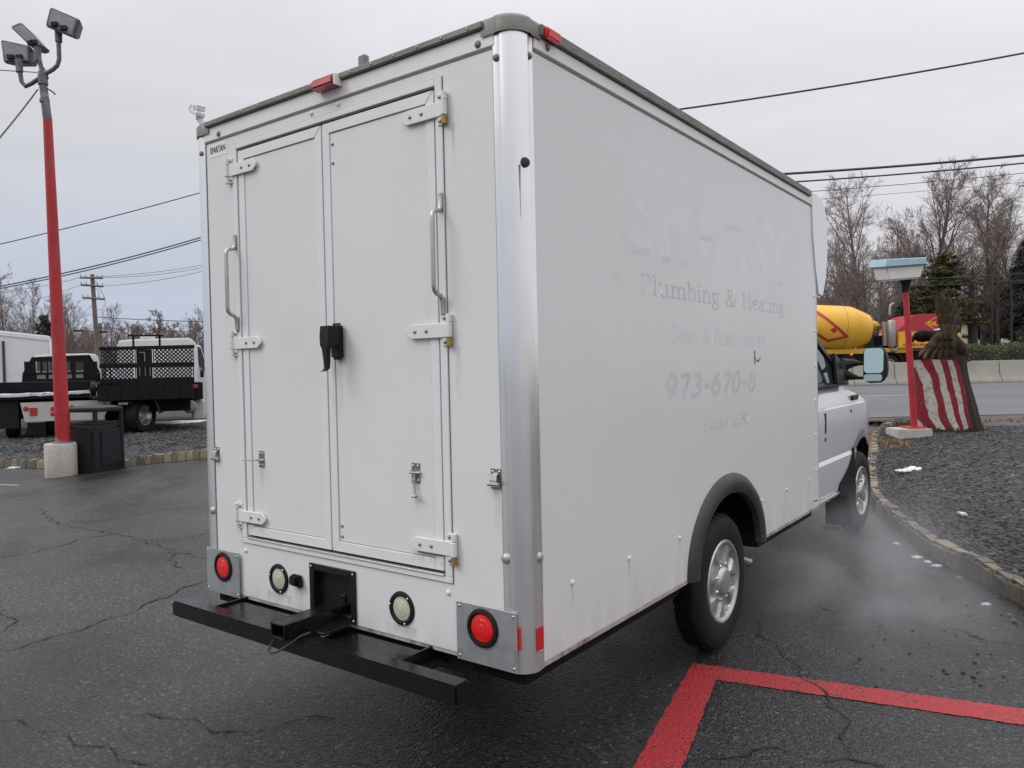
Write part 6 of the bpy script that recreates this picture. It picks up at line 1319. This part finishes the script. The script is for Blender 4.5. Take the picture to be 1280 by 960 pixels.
P1 = conifer(3, 7.2, 3.5, .34, 78, .30, .45, M['pine'], gap=.13, nw=.030, first=.42, bl=12, flat=.35, pw=.62, var=(.45, 1.3)); P2 = conifer(9, 8.8, 3.3, .34, 150, .34, 1.1, M['hemlock'], gap=.14, nw=.035, first=.34, bl=12, flat=.8); P3 = conifer(5, 6.0, 2.0, .2, 80, .30, .2, M['cedar'], gap=.14, nw=.04, first=.3, bl=9, flat=.7)
for me, px, D, s_, rz, nm, lb in ((P1, 1180, 46, 1.0, .5, 'pine_tree', 'yellowish green pine behind the stump and the red mixer cab'), (P1, 1138, 49, .70, 2.5, 'pine_tree', 'smaller green pine right behind the lamp post'), (P2, 1288, 50, .98, 1, 'evergreen_tree', 'dark evergreen tree at the right edge above the hedge'), (P2, 1244, 55, .80, 3, 'evergreen_tree', 'dark evergreen between the pine and the right edge evergreen'), (P3, 58, 62, .95, 0, 'cedar_tree', 'dark cedar behind the red pole and the white trailer'), (P2, 1110, 58, .52, 2, 'evergreen_tree', 'low dark evergreen behind the exhaust stack of the mixer')):
    t = tree_thing(me, tree_base(px, D), rz, s_, lb, 'evergreens', nm, ('trunk', 'boughs'))
for px, D, r_, lb in ((1216, 47, .36, 'thick dark trunk before the pale wall left of the two thin trunks'), (1240, 47.5, .12, 'thin dark trunk between the thick trunk and the right edge'), (1248, 49, .14, 'second thin dark trunk, right of the pale wall gap'), (1265, 48, .10, 'slim grey trunk above the hedge near the right edge')):
    t = thing('tree', lb, 'tree', tree_base(px, D), 0, 'trunks above the hedge'); g = random.Random(px)
    mb = MB(); mb.tube([Vector((g.gauss(0, .02), g.gauss(0, .02), i*.9-.1)) for i in range(8)], [r_*(1.25 if i == 0 else 1-.09*i) for i in range(8)], 10); obj('trunk', mb, M['darkbark'], t)
    mb = MB()
    for i in range(26):
        a = g.uniform(0, 6.28); z_ = g.uniform(2.2, 6); mb.tube([Vector((0, 0, z_)), Vector((math.cos(a)*.6, math.sin(a)*.6, z_+.35)), Vector((math.cos(a)*1.2, math.sin(a)*1.2, z_+g.uniform(.3, 1.0)))], [r_*.14, r_*.08, .008], 4)
    obj('crown', mb, M['darkbark'], t)
# hedge
M['hedge'] = mat('hedge_leaves', (.060, .082, .026), .8, var=.45, vscale=1.6, col2=(.11, .105, .04), cscale=1.1, cthr=(.52, .72))
g_ = random.Random(77); mb = MB(); core = MB(); u0, u1 = 20.5, 40.0
def hz(u): return 2.36+.10*math.sin(u*1.1)+.06*math.sin(u*2.7)-.9*sst(1.6, 0, u-u0)
core.loft([[uv(u, 43.9+y*k, z) for y, z, k in ((-.8, .7, 1), (-.85, hz(u)-.35, .9), (-.4, hz(u)-.10, 1), (.4, hz(u)-.10, 1), (.8, .7, 1))] for u in [u0+.4+(u1-u0-.4)*i/30 for i in range(31)]], caps=True)
for _ in range(15000):
    u = g_.uniform(u0, u1); f_ = g_.random()
    if f_ < .62: p = uv(u, 43.05+g_.gauss(0, .10), g_.uniform(.8, hz(u)))
    else: p = uv(u, 43.9+g_.uniform(-.9, .9), hz(u)+g_.gauss(-.05, .07))
    e = Vector((g_.gauss(0, 1), g_.gauss(0, 1), g_.gauss(0, 1))).normalized()*g_.uniform(.05, .11); s_ = e.orthogonal().normalized()*g_.uniform(.03, .06); mb.add([p-s_, p+e*.6, p+s_, p-e*.5], [(0, 1, 2, 3)])
hd = thing('hedge', 'long clipped green hedge beyond the barrier at the right edge', 'hedge', (0, 0, 0)); o = bpy.data.objects.new('leaves', raw('leaves', mb, M['hedge'])); link(o, hd); obj('hedge_core', core, M['darkbark'], hd, ang=180)
# pale building behind the trunks
F = Frame(1222, 432, 84); bl_ = thing('pale_building', 'cream walled building glimpsed between the trunks behind the hedge', 'building', F.o, VROT)
p = F(1198, 446); q = F(1258, 402); obj('wall', MB().box((p.x, 0, p.z-1.5), (q.x, 6, q.z)), M['cream'], bl_, bev=.02); obj('roof', MB().prism([(p.x-.4, -.4, q.z), (p.x-.4, 6.4, q.z), (p.x-.4, 3, q.z+1.6)], (q.x-p.x+.8, 0, 0)), M['rail'], bl_)
for px in (1209, 1252): a = F(px, 432, -.05); obj('door', MB().box((a.x, -.06, a.z-.2), (a.x+.9, .02, a.z+1.9)), M['lampwhite'], bl_, bev=.02)
# ================================================================== exhaust steam
def steam_mat():
    m = bpy.data.materials.new('steam'); m.use_nodes = True; nt = m.node_tree; nt.nodes.clear(); out = nt.nodes.new('ShaderNodeOutputMaterial'); v = nt.nodes.new('ShaderNodeVolumePrincipled'); lk(nt, v.outputs[0], out.inputs['Volume'])
    v.inputs['Color'].default_value = (.93, .94, .96, 1); v.inputs['Anisotropy'].default_value = .1
    t = N(nt, 'ShaderNodeTexCoord').outputs['Object']; s = N(nt, 'ShaderNodeSeparateXYZ'); lk(nt, t, s.inputs[0])
    mp_ = N(nt, 'ShaderNodeMapping'); mp_.inputs['Scale'].default_value = (1, .8, 1.3); lk(nt, t, mp_.inputs[0])
    n = N(nt, 'ShaderNodeTexNoise', i_Scale=1.5, i_Detail=4.0, i_Roughness=.55, i_Distortion=.7); lk(nt, mp_.outputs[0], n.inputs['Vector'])
    def fall(o_, c, hw): return mth(nt, 'SUBTRACT', 1.0, mth(nt, 'POWER', mth(nt, 'ABSOLUTE', mth(nt, 'DIVIDE', mth(nt, 'SUBTRACT', o_, c), hw)), 2.0), clamp=True)
    d = ramp(nt, n.outputs[0], [(.38, 0.0), (.72, 1.0)])
    d = mth(nt, 'MULTIPLY', d, fall(s.outputs[0], -.1, .85)); d = mth(nt, 'MULTIPLY', d, fall(s.outputs[1], 0.0, 1.9)); d = mth(nt, 'MULTIPLY', d, mth(nt, 'SUBTRACT', 1.0, mth(nt, 'DIVIDE', s.outputs[2], .62), clamp=True))
    lk(nt, mth(nt, 'MULTIPLY', d, 1.15), v.inputs['Density']); return m
mb = MB(); mb.box((-1.1, -2.0, .02), (1.0, 2.0, .66)); so = obj('exhaust_steam', mb, steam_mat(), None, kind='stuff'); so.location = (.40, 3.55, 0); so.rotation_euler = (0, 0, .20)
